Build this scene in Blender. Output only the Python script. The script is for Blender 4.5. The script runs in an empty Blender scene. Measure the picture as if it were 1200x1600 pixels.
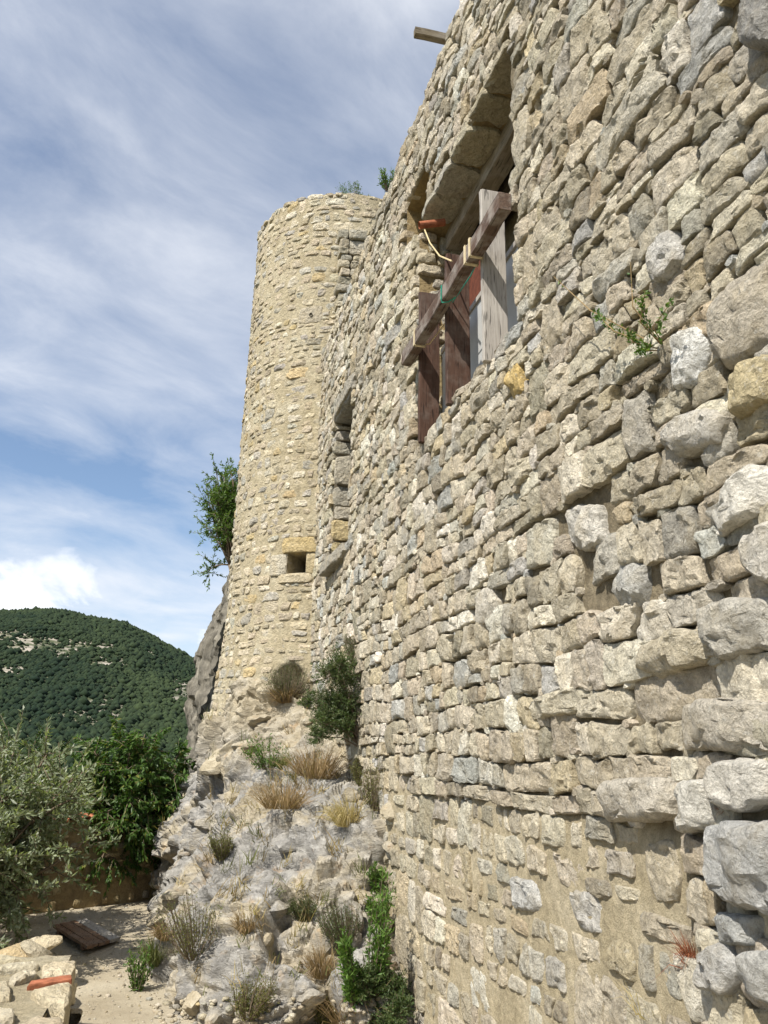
import bpy, math, random
import numpy as np
from mathutils import Vector, Matrix
from mathutils.bvhtree import BVHTree

SC = bpy.context.scene
COL = SC.collection
R = math.radians

# ------------------------------------------------------------------ camera
E = 1.9                                   # eye height above the path
HEAD, PITCH, ROLL, FPX = R(14.3), R(17.0), R(1.0), 1295.0
f0 = Vector((math.sin(HEAD)*math.cos(PITCH), math.cos(HEAD)*math.cos(PITCH), math.sin(PITCH)))
r0 = Vector((math.cos(HEAD), -math.sin(HEAD), 0))
u0 = r0.cross(f0)
rc = r0*math.cos(ROLL)+u0*math.sin(ROLL)
uc = u0*math.cos(ROLL)-r0*math.sin(ROLL)
cd = bpy.data.cameras.new('camera'); cam = bpy.data.objects.new('camera', cd); COL.objects.link(cam)
cam.matrix_world = Matrix(((rc.x, uc.x, -f0.x, 0), (rc.y, uc.y, -f0.y, 0), (rc.z, uc.z, -f0.z, E), (0, 0, 0, 1)))
cd.sensor_fit = 'VERTICAL'; cd.sensor_height = 32.0; cd.sensor_width = 24.0
cd.lens = 32.0*FPX/1600.0
cd.clip_start = 0.05; cd.clip_end = 9000
SC.camera = cam
EYE = Vector((0, 0, E))
def ray(px, py):
    return (f0*FPX+rc*(px-600)+uc*(800-py)).normalized()
def at_x(px, py, X): d = ray(px, py); return EYE+d*(X/d.x)
def at_y(px, py, Y): d = ray(px, py); return EYE+d*(Y/d.y)
def at_z(px, py, Z): d = ray(px, py); return EYE+d*((Z-E)/d.z)
CR, CU, CF = (np.array(v) for v in (rc, uc, f0))
def project(P):
    q = P-np.array([0, 0, E]); d = q@CF
    return 600+FPX*(q@CR)/d, 800-FPX*(q@CU)/d, d

# ------------------------------------------------------------------ sky and sun
SUN = Vector((-0.50, -0.40, 0.80)).normalized()
SKY_STRENGTH, SUN_STRENGTH, EXPOSURE = 0.108, 5.0, 0.60
w = bpy.data.worlds.new('World'); SC.world = w; w.use_nodes = True
nt = w.node_tree; nt.nodes.clear()
def N(t, kind, **kw):
    n = t.nodes.new(kind)
    for k, v in kw.items(): setattr(n, k, v)
    return n
def L(t, a, b): t.links.new(a, b)
def math_node(t, op, a, b=None, clamp=False):
    n = N(t, 'ShaderNodeMath', operation=op, use_clamp=clamp)
    for i, x in enumerate((a, b)):
        if x is None: continue
        if isinstance(x, (int, float)): n.inputs[i].default_value = x
        else: L(t, x, n.inputs[i])
    return n.outputs[0]
def noise(t, vec, scale, detail=5, rough=.55, dist=0, w4=None):
    n = N(t, 'ShaderNodeTexNoise'); n.inputs['Scale'].default_value = scale
    n.inputs['Detail'].default_value = detail; n.inputs['Roughness'].default_value = rough
    n.inputs['Distortion'].default_value = dist
    if vec is not None: L(t, vec, n.inputs['Vector'])
    return n.outputs['Fac']
def ramp(t, fac, stops):
    n = N(t, 'ShaderNodeValToRGB'); cr = n.color_ramp
    while len(cr.elements) < len(stops): cr.elements.new(.5)
    for e, (p, c) in zip(cr.elements, stops):
        e.position = p; e.color = (*c, 1) if len(c) == 3 else c
    L(t, fac, n.inputs[0]); return n.outputs[0]
def g(v): return (v, v, v)
def mix(t, fac, a, b, mode='MIX'):
    n = N(t, 'ShaderNodeMix', data_type='RGBA', blend_type=mode)
    for s, x in ((n.inputs[0], fac), (n.inputs[6], a), (n.inputs[7], b)):
        if hasattr(x, 'is_linked'): L(t, x, s)
        elif isinstance(x, (int, float)): s.default_value = x
        else: s.default_value = (*x, 1)
    return n.outputs[2]
def vmath(t, op, a, b):
    n = N(t, 'ShaderNodeVectorMath', operation=op)
    for i, x in enumerate((a, b)):
        if hasattr(x, 'is_linked'): L(t, x, n.inputs[i])
        else: n.inputs[i].default_value = x
    return n.outputs[0]
sky = N(nt, 'ShaderNodeTexSky', sky_type='NISHITA'); sky.sun_disc = False
sky.sun_elevation = math.asin(SUN.z); sky.sun_rotation = math.atan2(SUN.x, SUN.y)
sky.altitude = 500; sky.air_density = 1.0; sky.dust_density = 1.2; sky.ozone_density = 1.6
tc = N(nt, 'ShaderNodeTexCoord').outputs['Generated']
sep = N(nt, 'ShaderNodeSeparateXYZ'); L(nt, tc, sep.inputs[0])
den = math_node(nt, 'ADD', math_node(nt, 'MAXIMUM', sep.outputs[2], 0), .22)
cx = math_node(nt, 'DIVIDE', sep.outputs[0], den); cy = math_node(nt, 'DIVIDE', sep.outputs[1], den)
cmb = N(nt, 'ShaderNodeCombineXYZ'); L(nt, cx, cmb.inputs[0]); L(nt, cy, cmb.inputs[1])
mr = N(nt, 'ShaderNodeMapping'); L(nt, cmb.outputs[0], mr.inputs[0]); mr.inputs['Rotation'].default_value = (0, 0, R(-30))
mp = N(nt, 'ShaderNodeMapping'); L(nt, mr.outputs[0], mp.inputs[0])
mp.inputs['Scale'].default_value = (.75, 1.05, 1); mp.inputs['Location'].default_value = (3.1, 1.7, 0)
veil = noise(nt, mp.outputs[0], 1.35, 4, .5, .25)                 # broad thin sheets
wisp = noise(nt, mp.outputs[0], 4.2, 7, .6, .35)               # streaks within them
cf = math_node(nt, 'ADD', math_node(nt, 'MULTIPLY', veil, .62), math_node(nt, 'MULTIPLY', wisp, .38))
cirrus = ramp(nt, cf, [(.40, g(.03)), (.53, g(.42)), (.67, g(.95))])
sc3 = N(nt, 'ShaderNodeMapping'); L(nt, tc, sc3.inputs[0]); sc3.inputs['Scale'].default_value = (1, 1, 1.7); sc3.inputs['Location'].default_value = (4.7013, 7.6855, 2.2035)
cum = noise(nt, sc3.outputs[0], 6.5, 8, .55, .2)
band = ramp(nt, sep.outputs[2], [(.0, g(1)), (.17, g(.9)), (.27, g(0))])   # small heaps near the horizon all round
cumf = math_node(nt, 'MULTIPLY', ramp(nt, cum, [(.555, g(0)), (.62, g(1))]), band)
SKYT = mix(nt, 1.0, sky.outputs[0], (.98, 1.0, 1.0), 'MULTIPLY')
c1 = mix(nt, math_node(nt, 'MULTIPLY', cirrus, .92), SKYT, (5.9, 6.1, 6.5))
c2 = mix(nt, cumf, c1, (7.6, 7.7, 7.9))
bg = N(nt, 'ShaderNodeBackground'); L(nt, c2, bg.inputs[0]); bg.inputs[1].default_value = SKY_STRENGTH
wo = N(nt, 'ShaderNodeOutputWorld'); L(nt, bg.outputs[0], wo.inputs[0])

sd = bpy.data.lights.new('sun', 'SUN'); sd.energy = SUN_STRENGTH; sd.angle = R(.53); sd.color = (1, .95, .86)
so = bpy.data.objects.new('sun', sd); COL.objects.link(so)
so.rotation_euler = SUN.to_track_quat('Z', 'Y').to_euler(); so.location = SUN*60
vs = SC.view_settings; vs.view_transform = 'Standard'; vs.look = 'None'; vs.gamma = 1; vs.use_curve_mapping = False
vs.exposure = EXPOSURE

# ------------------------------------------------------------------ numpy noise
def _h(i, j, k, s):
    n = (i*374761393+j*668265263+k*2147483647+s*1274126177) & 0xffffffff
    n = ((n ^ (n >> 13))*1274126177) & 0xffffffff
    n = ((n ^ (n >> 16))*2246822519) & 0xffffffff
    return ((n ^ (n >> 15)) & 0xffffff)/float(0xffffff)
def vnoise(P, s=0):
    P = np.asarray(P, float); I = np.floor(P).astype(np.int64); F = P-I; F = F*F*(3-2*F)
    out = 0
    for a in (0, 1):
        wx = F[..., 0] if a else 1-F[..., 0]
        for b in (0, 1):
            wy = F[..., 1] if b else 1-F[..., 1]
            for c in (0, 1):
                wz = F[..., 2] if c else 1-F[..., 2]
                out = out+wx*wy*wz*_h(I[..., 0]+a, I[..., 1]+b, I[..., 2]+c, s)
    return out*2-1
def fbm(P, s=0, o=4, rough=.5):
    P = np.asarray(P, float); t = 0; a = 1.; n = 0
    for k in range(o):
        t = t+a*vnoise(P*2**k+k*17.3, s+k); n += a; a *= rough
    return t/n
def n1(x, s=0):
    x = np.asarray(x, float); return vnoise(np.stack([x, x*0+.37, x*0+.71], -1), s)
def n2(x, y, s=0, o=1):
    x, y = np.broadcast_arrays(np.asarray(x, float), np.asarray(y, float))
    return fbm(np.stack([x, y, x*0+.5], -1), s, o)
def blocks(P, scale, s=0, tilt=.5, soft=None):
    """faceted rock: every cell of a jittered lattice is a tilted plane"""
    Q = np.asarray(P, float)*np.asarray(scale); I = np.floor(Q).astype(np.int64)
    best = np.full(Q.shape[:-1], 9e9); val = np.zeros(Q.shape[:-1]); second = best.copy(); sw = np.zeros(best.shape); sv = np.zeros(best.shape)
    for a in (-1, 0, 1):
        for b in (-1, 0, 1):
            for c in (-1, 0, 1):
                J = I+np.array([a, b, c]); j0, j1, j2 = J[..., 0], J[..., 1], J[..., 2]
                C = J+np.stack([_h(j0, j1, j2, s+k) for k in (1, 2, 3)], -1)
                D = Q-C; d = (D*D).sum(-1)
                G = np.stack([_h(j0, j1, j2, s+k)-.5 for k in (4, 5, 6)], -1)*2
                v = (_h(j0, j1, j2, s+7)*2-1)+tilt*(D*G).sum(-1)
                if soft:
                    w_ = np.exp(-soft*d); sw += w_; sv += w_*v
                m = d < best
                second = np.where(m, best, np.minimum(second, d)); val = np.where(m, v, val); best = np.where(m, d, best)
    if soft: val = sv/np.maximum(sw, 1e-12)
    return val, np.sqrt(second)-np.sqrt(best)

# ------------------------------------------------------------------ mesh helpers
def obj(name, V, F, mat, parent=None, col=None, smooth=False, sharp=None, loc=None):
    V = np.asarray(V, np.float32).reshape(-1, 3)
    o_loc = Vector((0, 0, 0))
    if parent is not None: o_loc = ROOTS.get(parent, Vector((0, 0, 0)))
    elif loc is not None: o_loc = Vector(loc)
    V = V-np.array(o_loc, np.float32)
    me = bpy.data.meshes.new(name)
    if isinstance(F, np.ndarray):
        k = F.shape[1]; n = len(F)
        me.vertices.add(len(V)); me.vertices.foreach_set('co', V.ravel())
        me.loops.add(n*k); me.loops.foreach_set('vertex_index', F.astype(np.int32).ravel())
        me.polygons.add(n); me.polygons.foreach_set('loop_start', np.arange(0, n*k, k, dtype=np.int32))
        me.update(calc_edges=True)
    else:
        me.from_pydata(V.tolist(), [], F)
    if col is not None:
        a = me.color_attributes.new('Col', 'FLOAT_COLOR', 'POINT')
        c = np.ones((len(V), 4), np.float32); c[:, :3] = col; a.data.foreach_set('color', c.ravel())
    if smooth:
        me.polygons.foreach_set('use_smooth', np.ones(len(me.polygons), bool))
        if sharp: me.set_sharp_from_angle(angle=R(sharp))
    me.materials.append(mat)
    o = bpy.data.objects.new(name, me); COL.objects.link(o)
    if parent is not None: o.parent = parent
    else: o.location = o_loc
    return o
ROOTS = {}
def thing(name, label, cat, loc, group=None):
    o = bpy.data.objects.new(name, None); COL.objects.link(o); o.location = loc
    o.empty_display_size = .2; o['label'] = label; o['category'] = cat
    if group: o['group'] = group
    ROOTS[o] = Vector(loc); return o
def tag(o, label, cat, group=None):
    o['label'] = label; o['category'] = cat
    if group: o['group'] = group
    return o
def struct(o): o['kind'] = 'structure'; return o
def stuff(o): o['kind'] = 'stuff'; return o
def grid_faces(nu, nv, keep=None):
    i, j = np.meshgrid(np.arange(nu-1), np.arange(nv-1), indexing='ij')
    a = i*nv+j
    F = np.stack([a, a+nv, a+nv+1, a+1], -1).reshape(-1, 4)
    return F if keep is None else F[keep.ravel()]
class MB:
    def __init__(s): s.v = []; s.f = []; s.c = []
    def add(s, V, F, c=None):
        b = len(s.v); s.v += [tuple(x) for x in V]; s.f += [tuple(i+b for i in q) for q in F]
        if c is not None: s.c += [tuple(c)]*len(V)
    def build(s, name, mat, parent=None, smooth=False, sharp=None, loc=None):
        return obj(name, s.v, s.f, mat, parent, np.array(s.c) if s.c else None, smooth, sharp, loc)
BOXF = [(0, 1, 3, 2), (4, 6, 7, 5), (0, 4, 5, 1), (2, 3, 7, 6), (0, 2, 6, 4), (1, 5, 7, 3)]
def box_v(c, ax, ay, az):
    """centre and three half-axis vectors"""
    c, ax, ay, az = (np.array(x, float) for x in (c, ax, ay, az))
    return [c+i*ax+j*ay+k*az for i in (-1, 1) for j in (-1, 1) for k in (-1, 1)]
def timber(rng, c, ax, ay, az, bev=.006, seg=10, wob=.003):
    """a worn timber: bevelled bar along ax, slightly uneven"""
    c, ax, ay, az = (np.array(x, float) for x in (c, ax, ay, az))
    ly, lz = np.linalg.norm(ay), np.linalg.norm(az); by, bz = 1-bev/ly, 1-bev/lz
    prof = [(1, bz), (by, 1), (-by, 1), (-1, bz), (-1, -bz), (-by, -1), (by, -1), (1, -bz)]
    V = []; F = []
    lx = np.linalg.norm(ax); ts = [-1, -1+bev/lx]+list(np.linspace(-1, 1, seg)[1:-1])+[1-bev/lx, 1]
    for i, t in enumerate(ts):
        s = 1-.5*bev/min(ly, lz) if i in (0, len(ts)-1) else 1
        dy, dz = rng.uniform(-wob, wob), rng.uniform(-wob, wob)
        for a, b in prof:
            V.append(c+ax*t+ay*(a*s+dy/ly+rng.uniform(-.3, .3)*wob/ly)+az*(b*s+dz/lz+rng.uniform(-.3, .3)*wob/lz))
    n = len(ts)
    for i in range(n-1):
        for k in range(8):
            a = i*8+k; b = i*8+(k+1) % 8; F.append((a, b, b+8, a+8))
    F.append(tuple(range(7, -1, -1))); F.append(tuple((n-1)*8+k for k in range(8)))
    return V, F
def tube(path, rad, sides=6):
    path = [Vector(p) for p in path]; n = len(path)
    rad = [rad]*n if isinstance(rad, (int, float)) else rad
    V = []; F = []
    for i, p in enumerate(path):
        d = (path[min(i+1, n-1)]-path[max(i-1, 0)]).normalized()
        a = d.cross(Vector((.31, .22, .93))).normalized(); b = d.cross(a)
        for k in range(sides):
            t = 2*math.pi*k/sides; V.append(p+(a*math.cos(t)+b*math.sin(t))*rad[i])
    for i in range(n-1):
        for k in range(sides):
            a = i*sides+k; b = i*sides+(k+1) % sides; F.append((a, b, b+sides, a+sides))
    F.append(tuple(range(sides-1, -1, -1))); F.append(tuple((n-1)*sides+k for k in range(sides)))
    return V, F

# ------------------------------------------------------------------ materials
def newmat(name):
    m = bpy.data.materials.new(name); m.use_nodes = True; t = m.node_tree
    b = t.nodes['Principled BSDF']; b.inputs['Roughness'].default_value = .92
    b.inputs['Specular IOR Level'].default_value = .18
    return m, t, b
def ocoord(t): return N(t, 'ShaderNodeTexCoord').outputs['Object']
def bump(t, b, h, dist, strength=1.0, chain=None):
    n = N(t, 'ShaderNodeBump'); n.inputs['Distance'].default_value = dist; n.inputs['Strength'].default_value = strength
    L(t, h, n.inputs['Height'])
    if chain is not None: L(t, chain, n.inputs['Normal'])
    L(t, n.outputs[0], b.inputs['Normal']); return n.outputs[0]
def attr(t): 
    n = N(t, 'ShaderNodeAttribute'); n.attribute_name = 'Col'; return n.outputs['Color']

def stone_mat(name, warm=.30, lichen=.5):
    m, t, b = newmat(name); v = ocoord(t); c = attr(t)
    big = noise(t, v, 5.5, 5, .6); med = noise(t, v, 19, 7, .68, .5); fine = noise(t, v, 85, 6, .75)
    c = mix(t, 1, c, ramp(t, med, [(.25, g(.52)), (.5, g(.97)), (.75, g(1.32))]), 'MULTIPLY')
    c = mix(t, 1, c, ramp(t, fine, [(.25, g(.66)), (.5, g(1)), (.75, g(1.28))]), 'MULTIPLY')
    c = mix(t, math_node(t, 'MULTIPLY', ramp(t, big, [(.48, g(0)), (.64, g(1))]), warm), c, (.47, .385, .24))
    lic = ramp(t, noise(t, v, 34, 5, .65, .4), [(.58, g(0)), (.66, g(1))])
    c = mix(t, math_node(t, 'MULTIPLY', lic, lichen*.75), c, (.60, .59, .54))
    drk = ramp(t, noise(t, v, 52, 6, .72), [(.585, g(0)), (.66, g(1))])
    c = mix(t, math_node(t, 'MULTIPLY', drk, lichen*1.1), c, (.14, .13, .105))
    L(t, c, b.inputs['Base Color'])
    # broken faces: a warped cellular relief gives small conchoidal chips and cracks
    nz = N(t, 'ShaderNodeTexNoise'); nz.inputs['Scale'].default_value = 14; nz.inputs['Detail'].default_value = 4; L(t, v, nz.inputs['Vector'])
    sc = N(t, 'ShaderNodeVectorMath', operation='SCALE'); L(t, nz.outputs['Color'], sc.inputs[0]); sc.inputs['Scale'].default_value = .09
    wv = vmath(t, 'ADD', v, sc.outputs[0])
    vo = N(t, 'ShaderNodeTexVoronoi'); vo.inputs['Scale'].default_value = 17; L(t, wv, vo.inputs['Vector'])
    vo2 = N(t, 'ShaderNodeTexVoronoi'); vo2.inputs['Scale'].default_value = 46; L(t, wv, vo2.inputs['Vector'])
    h1 = math_node(t, 'ADD', math_node(t, 'MULTIPLY', med, 1.0), math_node(t, 'MULTIPLY', fine, .45))
    h1 = math_node(t, 'ADD', h1, math_node(t, 'MULTIPLY', vo.outputs['Distance'], .55))
    h1 = math_node(t, 'ADD', h1, math_node(t, 'MULTIPLY', vo2.outputs['Distance'], .22))
    bump(t, b, h1, .040, 1.0)
    return m
def mortar_mat(name, c1, c2, c3, old_shade=None):
    m, t, b = newmat(name); v = ocoord(t)
    c = ramp(t, noise(t, v, 2.6, 6, .62, .3), [(.3, c3), (.5, c1), (.68, c2)])
    if old_shade: c = mix(t, attr(t), ramp(t, noise(t, v, 4, 6, .65, .3), [(.3, old_shade[0]), (.65, old_shade[1])]), c)
    grit = noise(t, v, 150, 4, .75)
    c = mix(t, 1, c, ramp(t, grit, [(.25, g(.68)), (.5, g(1)), (.75, g(1.28))]), 'MULTIPLY')
    c = mix(t, 1, c, ramp(t, noise(t, v, 17, 5, .65), [(.3, g(.72)), (.6, g(1.1))]), 'MULTIPLY')
    L(t, c, b.inputs['Base Color'])
    h = math_node(t, 'ADD', math_node(t, 'MULTIPLY', noise(t, v, 26, 6, .7), 1.0), math_node(t, 'MULTIPLY', grit, .35))
    bump(t, b, h, .045, 1.0)
    return m
M_STONE = stone_mat('limestone')
M_TOWER = stone_mat('tower_limestone', .45, .3)
M_MORTAR = mortar_mat('wall_mortar', (.50, .425, .285), (.57, .495, .35), (.40, .335, .215), old_shade=((.15, .125, .082), (.33, .275, .185)))  # older upper-joint mortar, also coloured darker to deepen the gap shadows
M_TMORT = mortar_mat('tower_mortar', (.47, .405, .275), (.53, .47, .34), (.385, .325, .21))
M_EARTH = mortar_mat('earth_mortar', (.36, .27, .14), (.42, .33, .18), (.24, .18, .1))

def rock_mat():
    m, t, b = newmat('rock_face'); v = ocoord(t)
    mpn = N(t, 'ShaderNodeMapping'); L(t, v, mpn.inputs[0]); mpn.inputs['Rotation'].default_value = (R(25), R(20), R(30)); mpn.inputs['Scale'].default_value = (1, 1, 2.2)
    a = noise(t, v, 1.7, 6, .62, .5); s = noise(t, mpn.outputs[0], 7, 7, .65, .6); f = noise(t, v, 45, 6, .7)
    grey = ramp(t, s, [(.25, (.135, .13, .12)), (.5, (.25, .24, .222)), (.72, (.39, .375, .345))])
    cream = ramp(t, s, [(.25, (.21, .175, .115)), (.55, (.36, .31, .22)), (.75, (.49, .445, .35))])
    c = mix(t, ramp(t, a, [(.485, g(0)), (.61, g(.85))]), grey, cream)
    c = mix(t, attr(t), c, cream)
    c = mix(t, 1, c, ramp(t, f, [(.25, g(.68)), (.5, g(1)), (.75, g(1.25))]), 'MULTIPLY')
    rs = ramp(t, noise(t, v, 4.5, 5, .6), [(.60, g(0)), (.72, g(.55))])
    c = mix(t, rs, c, (.36, .24, .13))
    L(t, c, b.inputs['Base Color'])
    h = math_node(t, 'ADD', s, math_node(t, 'MULTIPLY', f, .3))
    bump(t, b, h, .045, .9)
    return m
M_ROCK = rock_mat()
def wood_mat(name, c1, c2, axis, edge=.9, grey=0.0):
    m, t, b = newmat(name); v = ocoord(t)
    mpn = N(t, 'ShaderNodeMapping'); L(t, v, mpn.inputs[0])
    s = [38, 38, 38]; s[axis] = 2.2; mpn.inputs['Scale'].default_value = s
    gr = noise(t, mpn.outputs[0], 1, 6, .65, 1.2); pt = noise(t, v, 6, 5, .6)
    c = ramp(t, gr, [(.28, c1), (.7, c2)])
    c = mix(t, math_node(t, 'MULTIPLY', ramp(t, pt, [(.45, g(0)), (.62, g(1))]), grey), c, (.40, .37, .33))
    spl = ramp(t, noise(t, mpn.outputs[0], 2.6, 2, .5), [(.32, g(.35)), (.40, g(1))])
    c = mix(t, 1, c, spl, 'MULTIPLY')
    L(t, c, b.inputs['Base Color']); b.inputs['Roughness'].default_value = .8
    bump(t, b, math_node(t, 'ADD', gr, spl), .004, .8)
    return m
M_BEAM = wood_mat('brown_timber', (.06, .036, .026), (.14, .095, .07), 1, grey=.45)
M_POSTB = wood_mat('red_brown_timber', (.042, .023, .015), (.095, .052, .037), 2, grey=.12)
M_POSTG = wood_mat('weathered_grey_timber', (.24, .215, .19), (.44, .41, .37), 2, grey=.4)
M_LINT = wood_mat('lintel_timber', (.15, .125, .095), (.30, .255, .195), 1, grey=.4)
M_SPAR = wood_mat('spar_timber', (.10, .08, .055), (.2, .165, .11), 0, grey=.2)
M_PLANK = wood_mat('red_plank', (.14, .08, .045), (.27, .165, .10), 1, grey=.18)
M_PLANKG = wood_mat('grey_plank', (.28, .25, .21), (.48, .45, .40), 1, grey=.4)
def plain(name, c, rough=.8, var=.25, sc=30):
    m, t, b = newmat(name); v = ocoord(t)
    k = ramp(t, noise(t, v, sc, 5, .6), [(.3, g(1-var)), (.7, g(1+var))])
    L(t, mix(t, 1, c, k, 'MULTIPLY'), b.inputs['Base Color']); b.inputs['Roughness'].default_value = rough
    return m
M_STRAP = plain('pale_strap', (.55, .46, .30)); M_CORD = plain('green_cord', (.04, .28, .20)); M_CABLE = plain('cream_cable', (.52, .42, .24))
M_CLAY = plain('terracotta', (.29, .105, .055), .9, .45, 22)
M_BRICKP = plain('red_boarding', (.11, .035, .02), .85, .4, 18)
M_SHEET = plain('grey_sheet', (.42, .42, .41), .55, .1, 5)
M_DARK = plain('dark_plaster', (.10, .085, .065), .95, .3, 6)  # dark tone for room walls, inner lintel and putlog hole
def leaf_mat(name, gloss=.45, trans=.35):
    m, t, b = newmat(name); c = attr(t)
    c = mix(t, 1, c, ramp(t, noise(t, ocoord(t), 8, 3), [(.3, g(.8)), (.7, g(1.2))]), 'MULTIPLY')
    L(t, c, b.inputs['Base Color']); b.inputs['Roughness'].default_value = gloss; b.inputs['Specular IOR Level'].default_value = .3
    tr = N(t, 'ShaderNodeBsdfTranslucent'); L(t, mix(t, 1, c, (1.3, 1.45, .5), 'MULTIPLY'), tr.inputs[0])
    ms = N(t, 'ShaderNodeMixShader'); ms.inputs[0].default_value = trans
    L(t, b.outputs[0], ms.inputs[1]); L(t, tr.outputs[0], ms.inputs[2])
    L(t, ms.outputs[0], t.nodes['Material Output'].inputs[0]); return m
M_LEAF = leaf_mat('leaf'); M_DRY = leaf_mat('dry_blade', .7, .25)
M_BARK = plain('bark', (.15, .115, .08), .95, .45, 40)

# ------------------------------------------------------------------ rubble masonry
def chaikin(P, r=.2):
    Q = np.roll(P, -1, 0); return np.stack([P*(1-r)+Q*r, P*r+Q*(1-r)], 1).reshape(-1, 2)
def resample(P, K):
    Q = np.vstack([P, P[:1]]); s = np.r_[0, np.cumsum(np.linalg.norm(np.diff(Q, axis=0), axis=1))]
    t = np.linspace(0, s[-1], K, endpoint=False)
    return np.stack([np.interp(t, s, Q[:, 0]), np.interp(t, s, Q[:, 1])], 1)
def area(P): 
    x, y = P[:, 0], P[:, 1]; return .5*np.sum(x*np.roll(y, -1)-np.roll(x, -1)*y)
def halfclip(P, n, d):
    """keep n.p <= d"""
    out = []
    for i in range(len(P)):
        a, b = P[i], P[(i+1) % len(P)]; da, db = a@n-d, b@n-d
        if da <= 0: out.append(a)
        if da*db < 0: out.append(a+(b-a)*da/(da-db))
    return np.array(out)
def keep_out(polys, rects):
    res = []
    for P in polys:
        ok = True
        for (a, b, c, d) in rects:                # u0,u1,v0,v1
            lo, hi = P.min(0), P.max(0)
            if hi[0] <= a or lo[0] >= b or hi[1] <= c or lo[1] >= d: continue
            m = P.mean(0)
            if a < m[0] < b and c < m[1] < d: ok = False; break
            sd = [a-m[0], m[0]-b, c-m[1], m[1]-d]; k = int(np.argmax(sd))
            n = np.array([(1, 0), (-1, 0), (0, 1), (0, -1)][k], float); P = halfclip(P, n, [a, -b, c, -d][k])
            if len(P) < 3 or area(P) < .0012: ok = False; break
        if ok: res.append(P)
    return res
def layout(rng, ur, vr, rowh=(.30, .44), tallw=(.22, .42), wmean=.29, gap=.010, warp=.05, modes=(.18, .62, .20), jit=.09, seed=0):
    ua, ub = ur; va, vb = vr; lines = [va]
    while lines[-1] < vb: lines.append(lines[-1]+rng.uniform(*rowh))
    ug = np.linspace(ua-.6, ub+1.6, 400)
    tab = [lines[k]+.055*n1(ug*.9+k*9.1, seed+k)+.022*n1(ug*3.1+k*5.7, seed+91+k) for k in range(len(lines))]
    du_ = ug[1]-ug[0]
    def wl(k, u):
        x = (u-ug[0])/du_; i = max(0, min(398, int(x))); f = x-i; return float(tab[k][i]*(1-f)+tab[k][i+1]*f)
    polys = []
    def cell(a0, a1, b0, b1, lo, hi):
        # a0,a1: left joint bottom/top; b0,b1: right joint bottom/top; lo, hi: functions of u
        am, bm_ = (a0+a1)/2, (b0+b1)/2; mu = (am+bm_)/2; W = bm_-am
        if W < .05: return
        j = lambda s: rng.uniform(-jit, jit)*s
        H = hi(mu)-lo(mu)
        if H < .04: return
        q = [(a0, lo(a0)), (mu+j(W), lo(mu)+j(H)*.6), (b0, lo(b0)), (bm_+j(W)*.6, (lo(bm_)+hi(bm_))/2+j(H)),
             (b1, hi(b1)), (mu+j(W), hi(mu)+j(H)*.6), (a1, hi(a1)), (am+j(W)*.6, (lo(am)+hi(am))/2+j(H))]
        P = np.array(q)+rng.uniform(-.05, .05)*0
        P += np.array([[j(min(W, H)), j(min(W, H))] for _ in q])*.8
        c = P.mean(0); e = P.max(0)-P.min(0); gg = gap*rng.uniform(.6, 1.7)
        P = c+(P-c)*np.clip(1-2*gg/e, .5, 1)
        polys.append(P)
    def run(a, b, lo, hi, wm):
        x = a; sl = 0.
        while x < b-.02:
            wd = wm*math.exp(rng.gauss(0, .38)); nx = x+wd
            if nx > b-.09: nx = b
            ns = rng.uniform(-.03, .03)
            cell(x-sl, x+sl, nx-ns, nx+ns, lo, hi); x = nx; sl = ns
    for k in range(len(lines)-1):
        lo, hi = (lambda u, k=k: wl(k, u)), (lambda u, k=k: wl(k+1, u)); u = ua-rng.uniform(0, .3)
        while u < ub:
            r = rng.random(); hgt = lines[k+1]-lines[k]
            if r < modes[0]:
                wd = rng.uniform(*tallw); cell(u, u, u+wd, u+wd, lo, hi); u += wd
            elif r < modes[0]+modes[1]:
                wd = rng.uniform(.45, 1.2); f1 = rng.uniform(.36, .64); sl = rng.uniform(-.12, .12)
                md = lambda x, f1=f1, sl=sl, u=u, wd=wd: lo(x)+(hi(x)-lo(x))*(f1+sl*(x-u-wd/2)/wd)
                run(u, u+wd, lo, md, wmean*rng.uniform(.75, 1.2)); run(u, u+wd, md, hi, wmean*rng.uniform(.75, 1.2)); u += wd
            else:
                wd = rng.uniform(.35, .8); f1 = rng.uniform(.25, .4); f2 = rng.uniform(.58, .74)
                m1 = lambda x, f1=f1: lo(x)+(hi(x)-lo(x))*f1
                m2 = lambda x, f2=f2: lo(x)+(hi(x)-lo(x))*f2
                run(u, u+wd, lo, m1, wmean*.85); run(u, u+wd, m1, m2, wmean*.8); run(u, u+wd, m2, hi, wmean*.85); u += wd
    out = []
    for P in polys:
        dx = n2(P[:, 0]*1.1+3, P[:, 1]*1.1, seed+40); dy = n2(P[:, 0]*1.1, P[:, 1]*1.1+7, seed+41)
        out.append(P+warp*np.stack([dx, dy], 1))
    return out
PAL = [((.405, .365, .295), 6), ((.465, .425, .35), 5), ((.535, .50, .43), 2.2), ((.365, .35, .315), 2.2), ((.43, .37, .27), 1.6), ((.30, .272, .22), 1.6), ((.60, .575, .52), .8), ((.39, .395, .385), .9)]
PALT = [((.40, .355, .275), 4), ((.45, .405, .32), 4), ((.51, .475, .40), 2.2), ((.36, .345, .31), 2.8), ((.43, .35, .21), .8)]
def pick(rng, pal):
    c = rng.choices([p[0] for p in pal], [p[1] for p in pal])[0]; k = rng.uniform(.95, 1.38)
    return [x*k*rng.uniform(.98, 1.02)*w_ for x, w_ in zip(c, (1.0, .975, .91))]
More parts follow.
